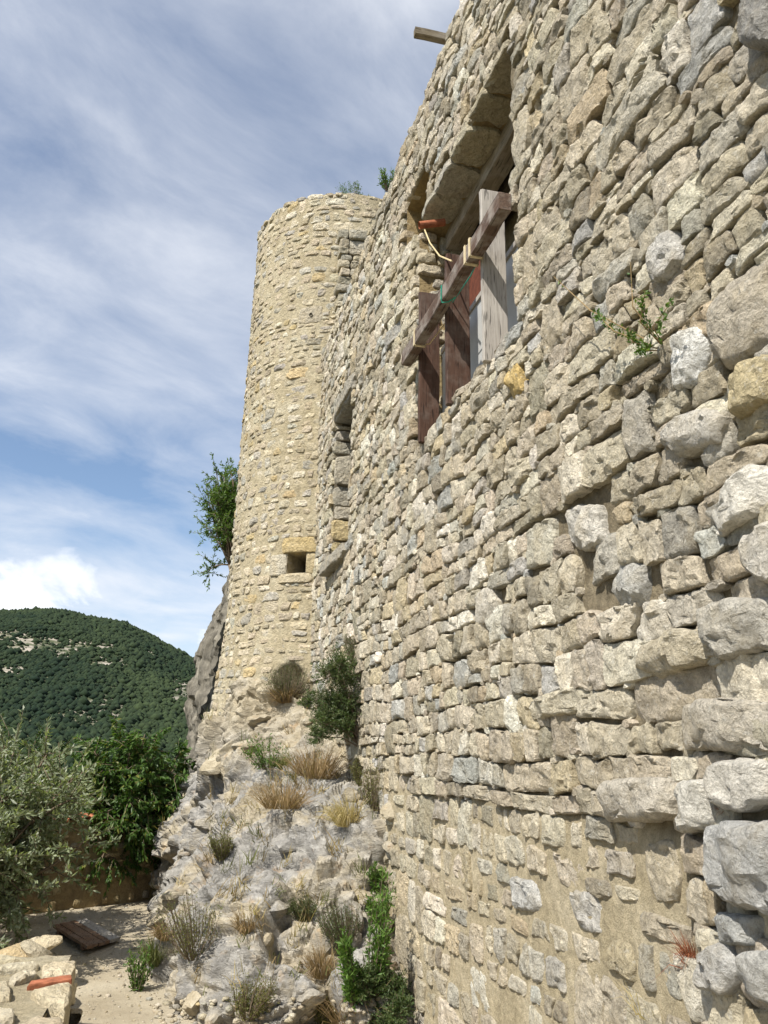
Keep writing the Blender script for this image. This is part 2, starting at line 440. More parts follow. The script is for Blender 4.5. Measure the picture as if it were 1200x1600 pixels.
def stones(rng, polys, mapf, H, K=20, rings=(1, .95, .86, .68, .42), tilt=.16, chip=.5, rough=1.0, pal=PAL, skirt=-.1, cols=None, Hs=None, rnd=(.012, .035), seed=0):
    """polygons -> shaped stones, every one its own vertex block: V (S, n, 3), F (shared), colours"""
    S = len(polys); rr = 0
    O = []
    for P in polys:
        if area(P) < 0: P = P[::-1]
        q = chaikin(P, .06); q = chaikin(q, .2); O.append(resample(q, K+(-K) % 4))
    O = np.array(O)
    K = O.shape[1]; C = O.mean(1, keepdims=True); size = np.sqrt(np.abs([area(p) for p in O]))
    nrm = O-C; nz = np.stack([O[..., 0]*14, O[..., 1]*14, np.full(O.shape[:2], seed+.5)], -1)
    O = O+nrm*(.07*vnoise(nz, 3)+.07*vnoise(nz*2.3, 5))[..., None]
    gl = np.array(sorted({-r for r in rings} | set(rings) | {0.})); n = len(gl)
    A, B_ = np.meshgrid(gl, gl, indexing='ij'); A, B_ = A.ravel(), B_.ravel(); r1 = np.maximum(np.abs(A), np.abs(B_)); rs_ = np.maximum(r1, 1e-9)
    a, b = A/rs_, B_/rs_
    sp_ = np.where((b <= -1+1e-9) & (a < 1-1e-9), (a+1)/2, np.where((a >= 1-1e-9) & (b < 1-1e-9), 1+(b+1)/2, np.where((b >= 1-1e-9) & (a > -1+1e-9), 2+(1-a)/2, 3+(1-b)/2)))/4 % 1
    x_ = sp_*K; i0 = np.floor(x_).astype(int) % K; ff = (x_-np.floor(x_))[None, :, None]
    ON = O[:, i0]*(1-ff)+O[:, (i0+1) % K]*ff
    G = C+(ON-C)*r1[None, :, None]
    bi = np.r_[[k_*n for k_ in range(n-1)], [(n-1)*n+k_ for k_ in range(n-1)], [k_*n+n-1 for k_ in range(n-1, 0, -1)], list(range(n-1, 0, -1))].astype(int)
    UV = np.concatenate([G, G[:, bi]], 1); nb = len(bi); ng = n*n
    rad = np.r_[r1, np.ones(nb)][None]
    h0 = np.array([rng.uniform(*H) for _ in range(S)]) if Hs is None else np.array(Hs)
    D = UV-C; hh = np.full(UV.shape[:2], 9.)
    for p in range(5):
        ang = np.array([rng.uniform(0, 6.283) for _ in range(S)]); 
        if p == 0: sl = np.array([rng.uniform(0, tilt) for _ in range(S)]); of = np.zeros(S)
        else: sl = np.array([rng.uniform(.08, chip) for _ in range(S)]); of = np.array([rng.uniform(.02, .12) for _ in range(S)])*size
        d = D[..., 0]*np.cos(ang)[:, None]+D[..., 1]*np.sin(ang)[:, None]
        hh = np.minimum(hh, of[:, None]-d*sl[:, None])
    rd = np.array([rng.uniform(*rnd) for _ in range(S)])[:, None]
    hh = np.maximum(hh, -.035)+h0[:, None]-rd*np.clip((rad-.80)/.20, 0, 1)**1.6
    q = np.stack([UV[..., 0], UV[..., 1], hh*0+seed*.37], -1)
    am = np.minimum(1, size/.2)[:, None]*rough
    fb, _e = blocks(q, (13, 13, 1), 17+seed, 1.3)
    hh = hh+am*(.011*fbm(q*9, 7+seed, 3, .6)+.0085*fb+.006*vnoise(q*42, 9))
    wob = am*.006
    UV = UV+np.stack([vnoise(q*30, 11), vnoise(q*30, 12)], -1)*wob[..., None]*(rad < .99)[..., None]
    hh[:, bi] = np.maximum(hh[:, bi]-.006, skirt+.01)
    hh[:, ng:] = skirt; UV[:, ng:] = UV[:, bi]          # buried root
    V = mapf(UV[..., 0], UV[..., 1], hh)
    F = grid_faces(n, n).tolist()
    k = np.arange(nb); F += np.stack([bi[k], bi[(k+1) % nb], ng+(k+1) % nb, ng+k], 1).tolist()
    cl = np.array([pick(rng, pal) for _ in range(S)] if cols is None else cols)
    return V, F, cl
class Masonry:
    """collects stones for one thing; the largest in view become parts, the rest one infill part"""
    def __init__(s, root, mat, name='stone'): s.root, s.mat, s.name, s.items = root, mat, name, []
    def add(s, V, F, cl):
        for i in range(len(V)): s.items.append((V[i], F, cl[i]))
    def score(s, V):
        x, y, d = project(V)
        if d.min() < .2: return 0
        x = np.clip(x, 0, 1200); y = np.clip(y, 0, 1600)
        return (x.max()-x.min())*(y.max()-y.min())
    def finish(s, limit=300, sharp=28):
        it = sorted(s.items, key=lambda q: -s.score(q[0]))
        for V, F, c in it[:limit]: obj(s.name, V, F, s.mat, s.root, np.tile(c, (len(V), 1)), True, sharp)
        rest = it[limit:]
        if rest:
            VV = []; FF = []; CC = []; b = 0
            for V, F, c in rest:
                VV.append(V); CC.append(np.tile(c, (len(V), 1))); FF += [[i+b for i in f] for f in F]; b += len(V)
            stuff(obj('stone_infill', np.concatenate(VV), FF, s.mat, s.root, np.concatenate(CC), True, sharp))
def lines_with(a, b, step, extra):
    x = np.linspace(a, b, int(round((b-a)/step))+1)
    for e in extra:
        i = int(np.argmin(np.abs(x-e)))
        if 0 < i < len(x)-1: x[i] = e
    return x
def sheet(us, vs, hf, mapf, rects=()):
    U, Vv = np.meshgrid(us, vs, indexing='ij'); h = hf(U, Vv); P = mapf(U, Vv, h).reshape(-1, 3)
    cu = (U[:-1, :-1]+U[1:, 1:])/2; cv = (Vv[:-1, :-1]+Vv[1:, 1:])/2; keep = np.ones(cu.shape, bool)
    for a, b, c, d in rects: keep &= ~((cu > a) & (cu < b) & (cv > c) & (cv < d))
    return P, grid_faces(len(us), len(vs), keep)
def xyz(x, y, z):
    x, y, z = np.broadcast_arrays(x, y, z); return np.stack([x, y, z], -1)

# ================================================================== terrain
WX = 2.0                                   # plane of the castle wall, facing -X
def nonuni(a, b, n, p, c=0.):
    t = np.linspace(-1, 1, n); s = np.sign(t)*np.abs(t)**p
    return np.where(s < 0, c+(c-a)*s, c+(b-c)*s)
def ground_z(x, y):
    terr = np.clip((y-15.5)/30, 0, 1)**1.2*32+np.clip((-x-7)/25, 0, 1)*14
    return -.03-terr+(terr > .01)*.6*n2(x*.2, y*.2, 5, 3)
gx = nonuni(-4500, 4500, 130, 4.2); gy = nonuni(-700, 6500, 150, 4.2, 8.)
U, V_ = np.meshgrid(gx, gy, indexing='ij'); P = xyz(U, V_, ground_z(U, V_)).reshape(-1, 3)
def ground_mat(name, c1, c2, c3):
    m, t, b = newmat(name); v = ocoord(t)
    c = ramp(t, noise(t, v, 1.1, 7, .65), [(.3, c1), (.5, c2), (.7, c3)])
    gr = noise(t, v, 75, 5, .75)
    c = mix(t, 1, c, ramp(t, gr, [(.25, g(.7)), (.5, g(1)), (.75, g(1.22))]), 'MULTIPLY')
    L(t, c, b.inputs['Base Color']); bump(t, b, math_node(t, 'ADD', gr, noise(t, v, 14, 4, .6)), .02, .8); return m
M_PATH = ground_mat('sandy_path', (.32, .27, .19), (.41, .355, .26), (.47, .42, .325))
M_GROUND = ground_mat('scrub_ground', (.06, .07, .03), (.12, .11, .06), (.2, .17, .1))
struct(obj('ground', P, grid_faces(len(gx), len(gy)), M_GROUND, smooth=True))
us = np.linspace(-3.2, 2.3, 111); vv = np.linspace(-1.5, 15.2, 335)
pz = lambda x, y: .012+.018*n2(x*1.3, y*1.3, 3, 3)+.007*n2(x*9, y*9, 4, 2)
U, V_ = np.meshgrid(us, vv, indexing='ij'); P = xyz(U, V_, pz(U, V_)).reshape(-1, 3)
path = struct(obj('path', P, grid_faces(len(us), len(vv)), M_PATH, smooth=True))
PATHV, PATHF = P, grid_faces(len(us), len(vv))

# far hillside with its scrub and bare patches
def hill_z(x, y):
    xs = x/np.maximum(y, 1)*1150.
    px_ = np.array([-900, -420, -330, -265, -215, -140, -60, 32, 120, 240, 420, 900])
    el = np.array([7.4, 8.5, 8.75, 8.7, 8.85, 9.2, 8.6, 6.6, 4.6, 3.2, 2.6, 2.4])
    H = np.tan(np.radians(np.interp(x, px_, el)))*1150
    t = np.clip((y-330)/820, 0, 1); up = t**1.05*(1-.04*np.sin(t*6.28))
    back = np.clip((y-1150)/900, 0, 1); up = np.where(y > 1150, 1-back**1.3*.8, up)
    gul = 18*n2(x*.006, y*.0025, 21, 4)+7*n2(x*.02, y*.01, 23, 3)
    return -32+(H+34)*up+gul*np.clip(t*1.4, 0, 1)*np.clip(1.35-t, .12, 1)
hx = np.linspace(-900, 700, 161); hy = np.linspace(260, 2000, 175)
U, V_ = np.meshgrid(hx, hy, indexing='ij'); P = xyz(U, V_, hill_z(U, V_)).reshape(-1, 3)
def hill_mat():
    m, t, b = newmat('hillside_soil'); v = ocoord(t)
    c = ramp(t, noise(t, v, .012, 6, .65), [(.35, (.045, .06, .03)), (.55, (.075, .085, .042)), (.7, (.13, .12, .075))])
    pale = ramp(t, noise(t, v, .05, 5, .7), [(.45, g(0)), (.6, g(1))])
    c = mix(t, math_node(t, 'MULTIPLY', pale, attr(t)), c, (.34, .30, .25))
    L(t, c, b.inputs['Base Color']); return m
def bare(x, y):
    z = hill_z(x, y)
    k = n2(x*.011+4, y*.004, 31, 4)
    b1 = np.exp(-((z-(112-.10*(x+150)-30*(x > 0)))/24.)**2)*np.clip((x+330)/90, 0, 1)*1.05
    b2 = np.exp(-((x+165)/75)**2)*np.exp(-((z-62)/34)**2)*.95
    b3 = np.exp(-((x+60)/40)**2)*np.exp(-((z-50)/34)**2)*.75
    return np.clip(np.maximum(np.maximum(b1, b2), b3)*(1.1+1.1*k+1.9*n2(x*.05, y*.02, 33, 4))-.34, 0, 1)
bc = np.repeat(bare(P[:, 0], P[:, 1])[:, None]*1.6, 3, 1).clip(0, 1)
struct(obj('hillside', P, grid_faces(len(hx), len(hy)), hill_mat(), col=bc, smooth=True))
nr = np.random.default_rng(4)
PHI = (1+5**.5)/2
ICO = np.array([(-1, PHI, 0), (1, PHI, 0), (-1, -PHI, 0), (1, -PHI, 0), (0, -1, PHI), (0, 1, PHI), (0, -1, -PHI), (0, 1, -PHI), (PHI, 0, -1), (PHI, 0, 1), (-PHI, 0, -1), (-PHI, 0, 1)])/1.902
ICF = np.array([(0, 11, 5), (0, 5, 1), (0, 1, 7), (0, 7, 10), (0, 10, 11), (1, 5, 9), (5, 11, 4), (11, 10, 2), (10, 7, 6), (7, 1, 8), (3, 9, 4), (3, 4, 2), (3, 2, 6), (3, 6, 8), (3, 8, 9), (4, 9, 5), (2, 4, 11), (6, 2, 10), (8, 6, 7), (9, 8, 1)])
NT = 84000
y = 420+790*nr.random(NT)**.8; x = y*nr.uniform(-.31, .08, NT)
keep = (nr.random(NT) > bare(x, y)*.93) & (nr.random(NT) < .35+.65*np.clip((y-350)/700, 0, 1)); x, y = x[keep], y[keep]
sz = np.clip(nr.lognormal(.40, .42, len(x)), .8, 3.8)*np.where(nr.random(len(x)) < .15, 1.3, 1)
c = xyz(x, y, hill_z(x, y)+sz*.35)
OCT = np.array([(1, 0, 0), (0, 1, 0), (-1, 0, 0), (0, -1, 0), (.0, 0, 1), (0, 0, -1)], float)
OCF = np.array([(0, 1, 4), (1, 2, 4), (2, 3, 4), (3, 0, 4), (1, 0, 5), (2, 1, 5), (3, 2, 5), (0, 3, 5)])
B = OCT[None]*sz[:, None, None]*(1.1+nr.uniform(-.35, .35, (len(x), 6, 1)))*np.array([1, 1, .85])+c[:, None]
tone = np.clip(.42+.75*n2(x*.012, y*.008, 55, 4)+nr.uniform(-.3, .3, len(x)), 0, 1)[:, None]
fc = np.array([.009, .020, .010])*(1-tone)+np.array([.034, .050, .020])*tone
Fh = (OCF[None]+6*np.arange(len(x))[:, None, None]).reshape(-1, 3)
m_forest, t, b = newmat('forest_foliage'); L(t, mix(t, 1, attr(t), ramp(t, noise(t, ocoord(t), .35, 3, .7), [(.3, g(.6)), (.7, g(1.35))]), 'MULTIPLY'), b.inputs['Base Color'])
stuff(tag(obj('forest', B.reshape(-1, 3), Fh, m_forest, col=np.repeat(fc, 6, 0), smooth=True), 'dark green scrub forest covering the far hillside', 'forest'))

# ================================================================== castle wall
rng = random.Random(11)
WTOP = E+6.45
YA, YB = 1.3, 12.25
OPEN = (4.42, 6.70, E+2.78, E+5.02)        # big opening (y0,y1,z0,z1)
NICHE = (6.40, 7.16, E+5.03, E+5.62)
SLIT = (9.56, 10.74, E+2.58, E+4.66)
RECTS = [OPEN, NICHE, SLIT]
wall = thing('castle_wall', 'tall sunlit rubble limestone wall with a large propped-up window opening', 'wall', (WX, 7., 0))
wmap = lambda u, v, h: xyz(WX-h, u, v)
def pointed(y, z):                          # 1 where the joints are filled flush with sand mortar
    lim = E-.20+.05*n1(y*2.3, 8)+.42*np.clip((y-6.3)/2, 0, 1)
    return np.clip((lim-z)/.06, 0, 1)*np.clip((y-3.02+.09*n1(z*3, 4))/.10, 0, 1)
def mortar_h(y, z):
    p = pointed(y, z)
    up = -.026+.018*n2(y*3, z*3, 12, 3)+.024*n2(y*12, z*12, 13, 2)
    lo = -.013+.010*n2(y*2.5, z*2.5, 14, 3)+.008*n2(y*13, z*13, 15, 3)
    return up*(1-p)+lo*p
us = lines_with(YA, YB+.4, .042, [OPEN[0], OPEN[1], NICHE[0], NICHE[1], SLIT[0], SLIT[1]])
vs_ = lines_with(-.25, WTOP-.03, .042, [q for r_ in RECTS for q in r_[2:]])
WALLV, WALLF = sheet(us, vs_, mortar_h, wmap, RECTS)
obj('mortar', WALLV, WALLF, M_MORTAR, wall, np.repeat(pointed(WALLV[:, 1], WALLV[:, 2])[:, None], 3, 1), smooth=True)
# body of the wall behind the face: top, back and ends
TH = .75
cb = MB()
cb.add([(WX+.03, YA, WTOP-.03), (WX+TH, YA, WTOP-.03), (WX+TH, YB+.3, WTOP-.03), (WX+.03, YB+.3, WTOP-.03)], [(0, 1, 2, 3)])
cb.add([(WX+TH, YA, -.3), (WX+TH, YB+.3, -.3), (WX+TH, YB+.3, WTOP-.03), (WX+TH, YA, WTOP-.03)], [(0, 1, 2, 3)])
cb.add([(WX+.03, YA, -.3), (WX+TH, YA, -.3), (WX+TH, YA, WTOP-.03), (WX+.03, YA, WTOP-.03)], [(0, 1, 2, 3)])
cb.build('wall_core', M_MORTAR, wall)
mas = Masonry(wall, M_STONE)

SPEC = [  # recognisable single stones: outline in photo pixels on the wall plane, height, colour
 ([(1097, 1290), (1150, 1283), (1225, 1283), (1235, 1432), (1150, 1420), (1108, 1390), (1095, 1340)], .19, (.40, .395, .375)),
 ([(935, 1222), (985, 1214), (1040, 1215), (1052, 1270), (1000, 1285), (940, 1283)], .125, (.47, .43, .36)),
 ([(1095, 805), (1170, 720), (1198, 745), (1190, 800), (1120, 838)], .11, (.62, .59, .52)),
 ([(1130, 580), (1200, 545), (1210, 625), (1140, 655)], .09, (.45, .38, .235)),
 ([(1090, 950), (1150, 930), (1205, 935), (1205, 1010), (1130, 1033), (1095, 1000)], .10, (.44, .415, .36)),
 ([(990, 1010), (1040, 980), (1095, 985), (1100, 1030), (1020, 1062), (992, 1045)], .095, (.46, .41, .31)),
 ([(1052, 1102), (1120, 1090), (1200, 1095), (1205, 1175), (1060, 1172)], .09, (.45, .41, .34)),
 ([(1050, 525), (1090, 505), (1105, 540), (1085, 600), (1052, 610)], .085, (.62, .61, .57)),
 ([(1052, 1225), (1100, 1215), (1110, 1290), (1060, 1305)], .11, (.54, .515, .455)),
 ([(873, 1390), (950, 1390), (957, 1470), (880, 1450)], .008, (.44, .42, .38)),
 ([(790, 1368), (860, 1380), (862, 1437), (800, 1420)], .012, (.44, .43, .40)),
 ([(1115, 1425), (1183, 1432), (1178, 1478), (1120, 1475)], .10, (.36, .36, .34)),
 ([(1083, 1490), (1130, 1470), (1155, 1520), (1140, 1555), (1085, 1540)], .10, (.40, .39, .365)),
 ([(1103, 1195), (1150, 1183), (1192, 1187), (1203, 1252), (1150, 1270), (1110, 1252)], .10, (.53, .50, .44)),
 ([(1157, 1490), (1220, 1480), (1220, 1585), (1158, 1550)], .12, (.41, .40, .37)),
 ([(880, 792), (930, 785), (940, 850), (900, 865), (878, 840)], .055, (.52, .49, .43)),
 ([(1160, 840), (1215, 803), (1215, 920), (1165, 895)], .12, (.52, .49, .43)),
 ([(1115, 450), (1185, 395), (1215, 392), (1215, 530), (1130, 578), (1106, 540)], .08, (.43, .385, .31)),
 ([(1148, 5), (1215, -20), (1215, 70), (1165, 78)], .16, (.27, .26, .24)),
 ([(792, 572), (812, 565), (816, 610), (795, 627)], .07, (.52, .38, .16)),
 ([(1025, 680), (1085, 630), (1130, 650), (1125, 690), (1050, 715)], .09, (.53, .50, .44)),
 ([(960, 870), (1000, 880), (1000, 945), (975, 965), (955, 930)], .06, (.43, .42, .385)),
 ([(1010, 385), (1045, 350), (1065, 400), (1040, 440), (1012, 440)], .07, (.47, .45, .41)),
 ([(735, 930), (768, 912), (775, 970), (738, 985)], .06, (.52, .48, .405)),
 ([(820, 1095), (905, 1068), (908, 1110), (825, 1127)], .075, (.51, .465, .36)),
]
sp = []
for P, h, c in SPEC:
    sp.append(np.array([(q.y, q.z) for q in (at_x(a, b_, WX-h*.5) for a, b_ in P)]))
def inside(P, Q):
    x, y = P; r = False; n = len(Q)
    for i in range(n):
        x1, y1 = Q[i]; x2, y2 = Q[(i+1) % n]
        if (y1 > y) != (y2 > y) and x < (x2-x1)*(y-y1)/(y2-y1)+x1: r = not r
    return r
def off_special(polys):
    out = []
    for P in polys:
        c = P.mean(0); ok = True
        for Q, q_ in zip(sp, SPEC):
            if abs(c[0]-Q[0, 0]) > 1 or abs(c[1]-Q[0, 1]) > 1: continue
            k = np.mean([inside(p, Q) for p in P])
            if k > .75 or (inside(c, Q) and k > .45) or (q_[1] < .07 and (k > .3 or inside(Q.mean(0), P))): ok = False
        if ok: out.append(P)
    return out
allp = layout(rng, (YA, YB+.1), (-.3, WTOP+.05), rowh=(.26, .38), tallw=(.2, .36), gap=.0055, wmean=.25, jit=.13)
top = lambda y: WTOP-.02+.07*float(n1(y*1.9, 77))
allp = [P for P in allp if P.mean(0)[1] < top(P.mean(0)[0]) and P[:, 0].max() < YB+.25]
allp = off_special(keep_out(allp, RECTS))
pv = np.array([float(pointed(*P.mean(0))) for P in allp])
cen = np.array([P.mean(0) for P in allp])
X_, Y_, D_ = project(xyz(np.full(len(cen), WX), cen[:, 0], cen[:, 1]))
near = (D_ < 5.6) & (X_ > -100) & (X_ < 1330) & (Y_ > -150) & (Y_ < 1750)
sel = lambda mask: [P for P, q in zip(allp, mask) if q]
shr = lambda polys, k: [P.mean(0)+(P-P.mean(0))*rng.uniform(*k) for P in polys]
for nm, K, rings in ((near, 30, (1, .975, .93, .82, .64, .42, .2)), (~near, 18, (1, .95, .85, .62, .34))):
    a = sel(nm & (pv < .5))
    mas.add(*stones(rng, a, wmap, (.014, .042), K, rings, tilt=.14, chip=.30, seed=1, rnd=(.002, .011)))
    a = shr([P for P in sel(nm & (pv >= .5)) if rng.random() < .97], (.66, 1.06))
    mas.add(*stones(rng, a, wmap, (-.008, .012), K, rings, tilt=.07, chip=.2, rough=.9, seed=2, rnd=(.004, .012)))
mas.add(*stones(rng, sp, wmap, (.1, .1), 40, (1, .98, .94, .87, .75, .6, .42, .22), tilt=.10, chip=.55, seed=3, Hs=[q[1]*.82 for q in SPEC], cols=[[k*1.16 for k in q[2]] for q in SPEC], rnd=(.018, .04)))
# small chinking stones wedged at the corners of the courses
ch = []
for P, p in zip(allp, pv):
    if p < .5 and rng.random() < .8:
        q = P[rng.choice((0, 2, 4, 6)) % len(P)]; a, b_ = rng.uniform(.03, .075), rng.uniform(.018, .04); t0 = rng.uniform(-.5, .5)
        th = np.arange(6)/6*6.283+t0
        ch.append(q+np.stack([a*np.cos(th)*np.array([rng.uniform(.8, 1.2) for _ in th]), b_*np.sin(th)], 1))
ch = keep_out(ch, RECTS)
mas.add(*stones(rng, ch, wmap, (.0, .03), 12, (1, .8), tilt=.3, chip=.6, seed=4, skirt=-.06, rnd=(.006, .015)))

# reveals of the openings
D1 = .62
def reveal(r, depth, soff=True):
    y0, y1, z0, z1 = r; b_ = MB(); x0, x1 = WX+.02, WX+depth
    for q in ([(x0, y1, z0), (x1, y1, z0), (x1, y1, z1), (x0, y1, z1)], [(x0, y0, z0), (x1, y0, z0), (x1, y0, z1), (x0, y0, z1)],
              [(x0, y0, z0), (x1, y0, z0), (x1, y1, z0), (x0, y1, z0)], [(x0, y0, z1), (x1, y0, z1), (x1, y1, z1), (x0, y1, z1)]):
        b_.add(q, [(0, 1, 2, 3)])
    return b_
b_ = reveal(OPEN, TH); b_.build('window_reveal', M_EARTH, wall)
b_ = reveal(NICHE, .34); y0, y1, z0, z1 = NICHE
b_.add([(WX+.34, y0, z0), (WX+.34, y1, z0), (WX+.34, y1, z1), (WX+.34, y0, z1)], [(0, 1, 2, 3)]); b_.build('niche_reveal', M_EARTH, wall)
M_REVEAL = mortar_mat('shade_dark_reveal_mortar', (.20, .17, .12), (.27, .235, .17), (.12, .10, .07))  # mortar colour darkened so the slit reads as a shaded recess
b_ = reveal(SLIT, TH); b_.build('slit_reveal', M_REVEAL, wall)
# room behind the openings
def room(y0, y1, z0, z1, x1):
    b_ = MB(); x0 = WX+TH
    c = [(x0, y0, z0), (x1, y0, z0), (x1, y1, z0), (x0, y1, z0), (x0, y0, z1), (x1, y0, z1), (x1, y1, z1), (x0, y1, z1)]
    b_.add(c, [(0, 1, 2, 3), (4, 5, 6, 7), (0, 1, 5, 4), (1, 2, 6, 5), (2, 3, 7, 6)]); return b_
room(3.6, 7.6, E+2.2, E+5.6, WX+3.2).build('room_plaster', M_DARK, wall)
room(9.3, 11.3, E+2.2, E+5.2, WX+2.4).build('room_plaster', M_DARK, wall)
# jamb stones: far reveal of the opening (faces the camera), soffit slabs, slit jamb
jm = lambda Y: (lambda u, v, h: xyz(u, Y-h, v))
pl = [P for P in layout(rng, (WX-.02, WX+.62), (OPEN[2], OPEN[3]), rowh=(.24, .34), wmean=.28, seed=5, tallw=(.25, .35)) if P[:, 0].max() < WX+.75]
pl = [np.clip(P, [WX+.0, OPEN[2]+.01], [9, OPEN[3]-.01]) for P in pl if OPEN[2]+.03 < P.mean(0)[1] < OPEN[3]-.03 and P.mean(0)[0] > WX+.04]
mas.add(*stones(rng, pl, jm(OPEN[1]), (.02, .05), 18, (1, .94, .82, .6, .34), seed=6, skirt=-.04, pal=PALT))
sm = lambda u, v, h: xyz(u, v, OPEN[3]-h)
x = OPEN[0]-.02; sl = []; hs = []
while x < OPEN[1]-.25:
    wd = rng.uniform(.34, .52); sl.append(np.array([(WX-.03, x), (WX+.30, x+.02), (WX+.29, x+wd-.02), (WX-.04, x+wd-.01)])); hs.append(rng.uniform(.015, .05)); x += wd
mas.add(*stones(rng, sl, sm, (.05, .16), 24, (1, .97, .9, .7, .4), tilt=.12, chip=.2, rnd=(.004, .012), seed=7, skirt=-.05, Hs=hs, cols=[pick(rng, PALT) for _ in sl]))
zz_ = SLIT[2]+.01; pl = []
while zz_ < SLIT[3]-.1:
    hb = min(rng.choice((.16, .2, .3, .46)), SLIT[3]-.06-zz_); dx = rng.uniform(.0, .05)
    pl.append(np.array([(WX+dx-.02, zz_), (WX+.42, zz_+.01), (WX+.42, zz_+hb-.02), (WX+dx-.015, zz_+hb-.015)])); zz_ += hb
mas.add(*stones(rng, pl, jm(SLIT[1]), (.03, .07), 20, (1, .96, .86, .68, .4), tilt=.06, chip=.2, seed=8, skirt=-.04, rnd=(.003, .01), cols=[pick(rng, [((.33, .315, .28), 2), ((.40, .37, .31), 1), ((.40, .33, .2), 1)]) for _ in pl]))
# sill slab and lintel of the slit
q0, q1, q2, q3 = SLIT
mas.add(*stones(rng, [np.array([(q0-.06, q2-.17), (q1+.12, q2-.17), (q1+.10, q2+.0), (q0-.03, q2+.01)])], wmap, (.13, .13), 28, (1, .97, .9, .75, .45), tilt=.05, chip=.2, seed=10, cols=[(.37, .34, .28)]))
mas.add(*stones(rng, [np.array([(q0-.22, q3-.01), (q1+.2, q3-.02), (q1+.17, q3+.16), (q0-.2, q3+.17)])], wmap, (.06, .06), 28, (1, .97, .9, .75, .45), tilt=.05, chip=.2, seed=10, cols=[(.40, .37, .31)]))
lm = lambda u, v, h: xyz(u, v, q3-h)
mas.add(*stones(rng, [np.array([(WX-.02, q0-.05), (WX+.4, q0-.05), (WX+.4, q1+.05), (WX-.02, q1+.05)])], lm, (.05, .05), 28, (1, .97, .9, .75, .45), tilt=.05, chip=.1, seed=10, cols=[(.36, .35, .33)]))
# toothing: ragged stub of masonry left standing against the tower above the wall head
z = E+6.7; k = 0
PG = [((.30, .28, .23), 1), ((.37, .35, .3), 1), ((.42, .38, .3), 1)]
while z < E+8.5:
    hh = rng.uniform(.10, .2); xs = [2.14+rng.uniform(-.03, .05), 2.36+rng.uniform(-.06, .06), 2.66]
    for a, b_ in zip(xs[:-1], xs[1:]):
        mas.add(*stones(rng, [np.array([(a+.006, z), (b_-.006, z+.01), (b_-.006, z+hh-.012), (a+.006, z+hh-.015)])], jm(11.80), (.03, .10), 18, (1, .95, .85, .6, .34), chip=.2, seed=21+k, skirt=-.3, cols=[pick(rng, PG)], rnd=(.004, .01)))
    z += hh; k += 1
mas.finish(300)

# ================================================================== tower
TC = np.array([2.68, 13.6]); TR = 1.80; TTOP = E+9.45
d0 = -TC/np.linalg.norm(TC); lf = np.array([d0[1], -d0[0]])
if lf[0] > 0: lf = -lf
def tmap(u, v, h):
    ph = u/TR; fl = TR-.012*np.clip(v-3, 0, 99)+.20*np.clip((4.2-v)/2.0, 0, 1)**1.5
    r_ = fl+h; x = TC[0]+r_*(np.cos(ph)*d0[0]+np.sin(ph)*lf[0]); y = TC[1]+r_*(np.cos(ph)*d0[1]+np.sin(ph)*lf[1])
    return xyz(x, y, v)
def on_tower(px, py):
    d = ray(px, py); a = d.x**2+d.y**2; bb = -2*(d.x*TC[0]+d.y*TC[1]); rr = TR-.03; cc = TC@TC-rr*rr
    t_ = (-bb-math.sqrt(max(bb*bb-4*a*cc, 0)))/(2*a); p = EYE+d*t_; v = np.array([p.x, p.y])-TC
    return math.atan2(v@lf, v@d0)*TR, p.z
a_, b_ = on_tower(450, 897), on_tower(480, 864)
TWIN = (min(a_[0], b_[0]), max(a_[0], b_[0]), a_[1], b_[1])
a_, b_ = on_tower(432, 1092), on_tower(482, 1034)
TNIC = (b_[0], a_[0], a_[1]-.1, b_[1])
tower = thing('round_tower', 'tall round stone tower of cream mortared rubble with one small square window', 'tower', (TC[0], TC[1], 0))
tm = Masonry(tower, M_TOWER)
TU = TR*math.pi
us = lines_with(-TU, TU, .05, TWIN[:2]); vs_ = lines_with(1.2, TTOP, .05, TWIN[2:])
def tm_h(u, v):
    h = .027+.012*n2(u*2, v*2, 61, 3)+.012*n2(u*11, v*11, 62, 3)
    e = np.minimum(np.minimum(u-TNIC[0], TNIC[1]-u), np.minimum(v-TNIC[2], TNIC[3]-.12*((u-(TNIC[0]+TNIC[1])/2)/.2)**2-v))
    return h-.38*np.clip((e-.03)/.10+.9*n2(u*5, v*5, 63, 3), 0, 1)*(e > -.06)
TOWV, TOWF = sheet(us, vs_, tm_h, tmap, [TWIN])
obj('mortar', TOWV, TOWF, M_TMORT, tower, smooth=True)
th = np.linspace(0, 2*math.pi, 80, endpoint=False); V = []; F = []
for k, (r_, dz) in enumerate(((TR-.10, -.02), (TR-.45, .05), (TR-1.0, -.1), (.05, -.12))):
    for t_ in th: V.append((TC[0]+r_*math.cos(t_), TC[1]+r_*math.sin(t_), TTOP+dz+.05*float(n1(t_*6, 3+k))))
for k in range(3):
    for i in range(80): F.append((k*80+i, k*80+(i+1) % 80, (k+1)*80+(i+1) % 80, (k+1)*80+i))
obj('tower_cap', V, F, M_TMORT, tower, smooth=True)
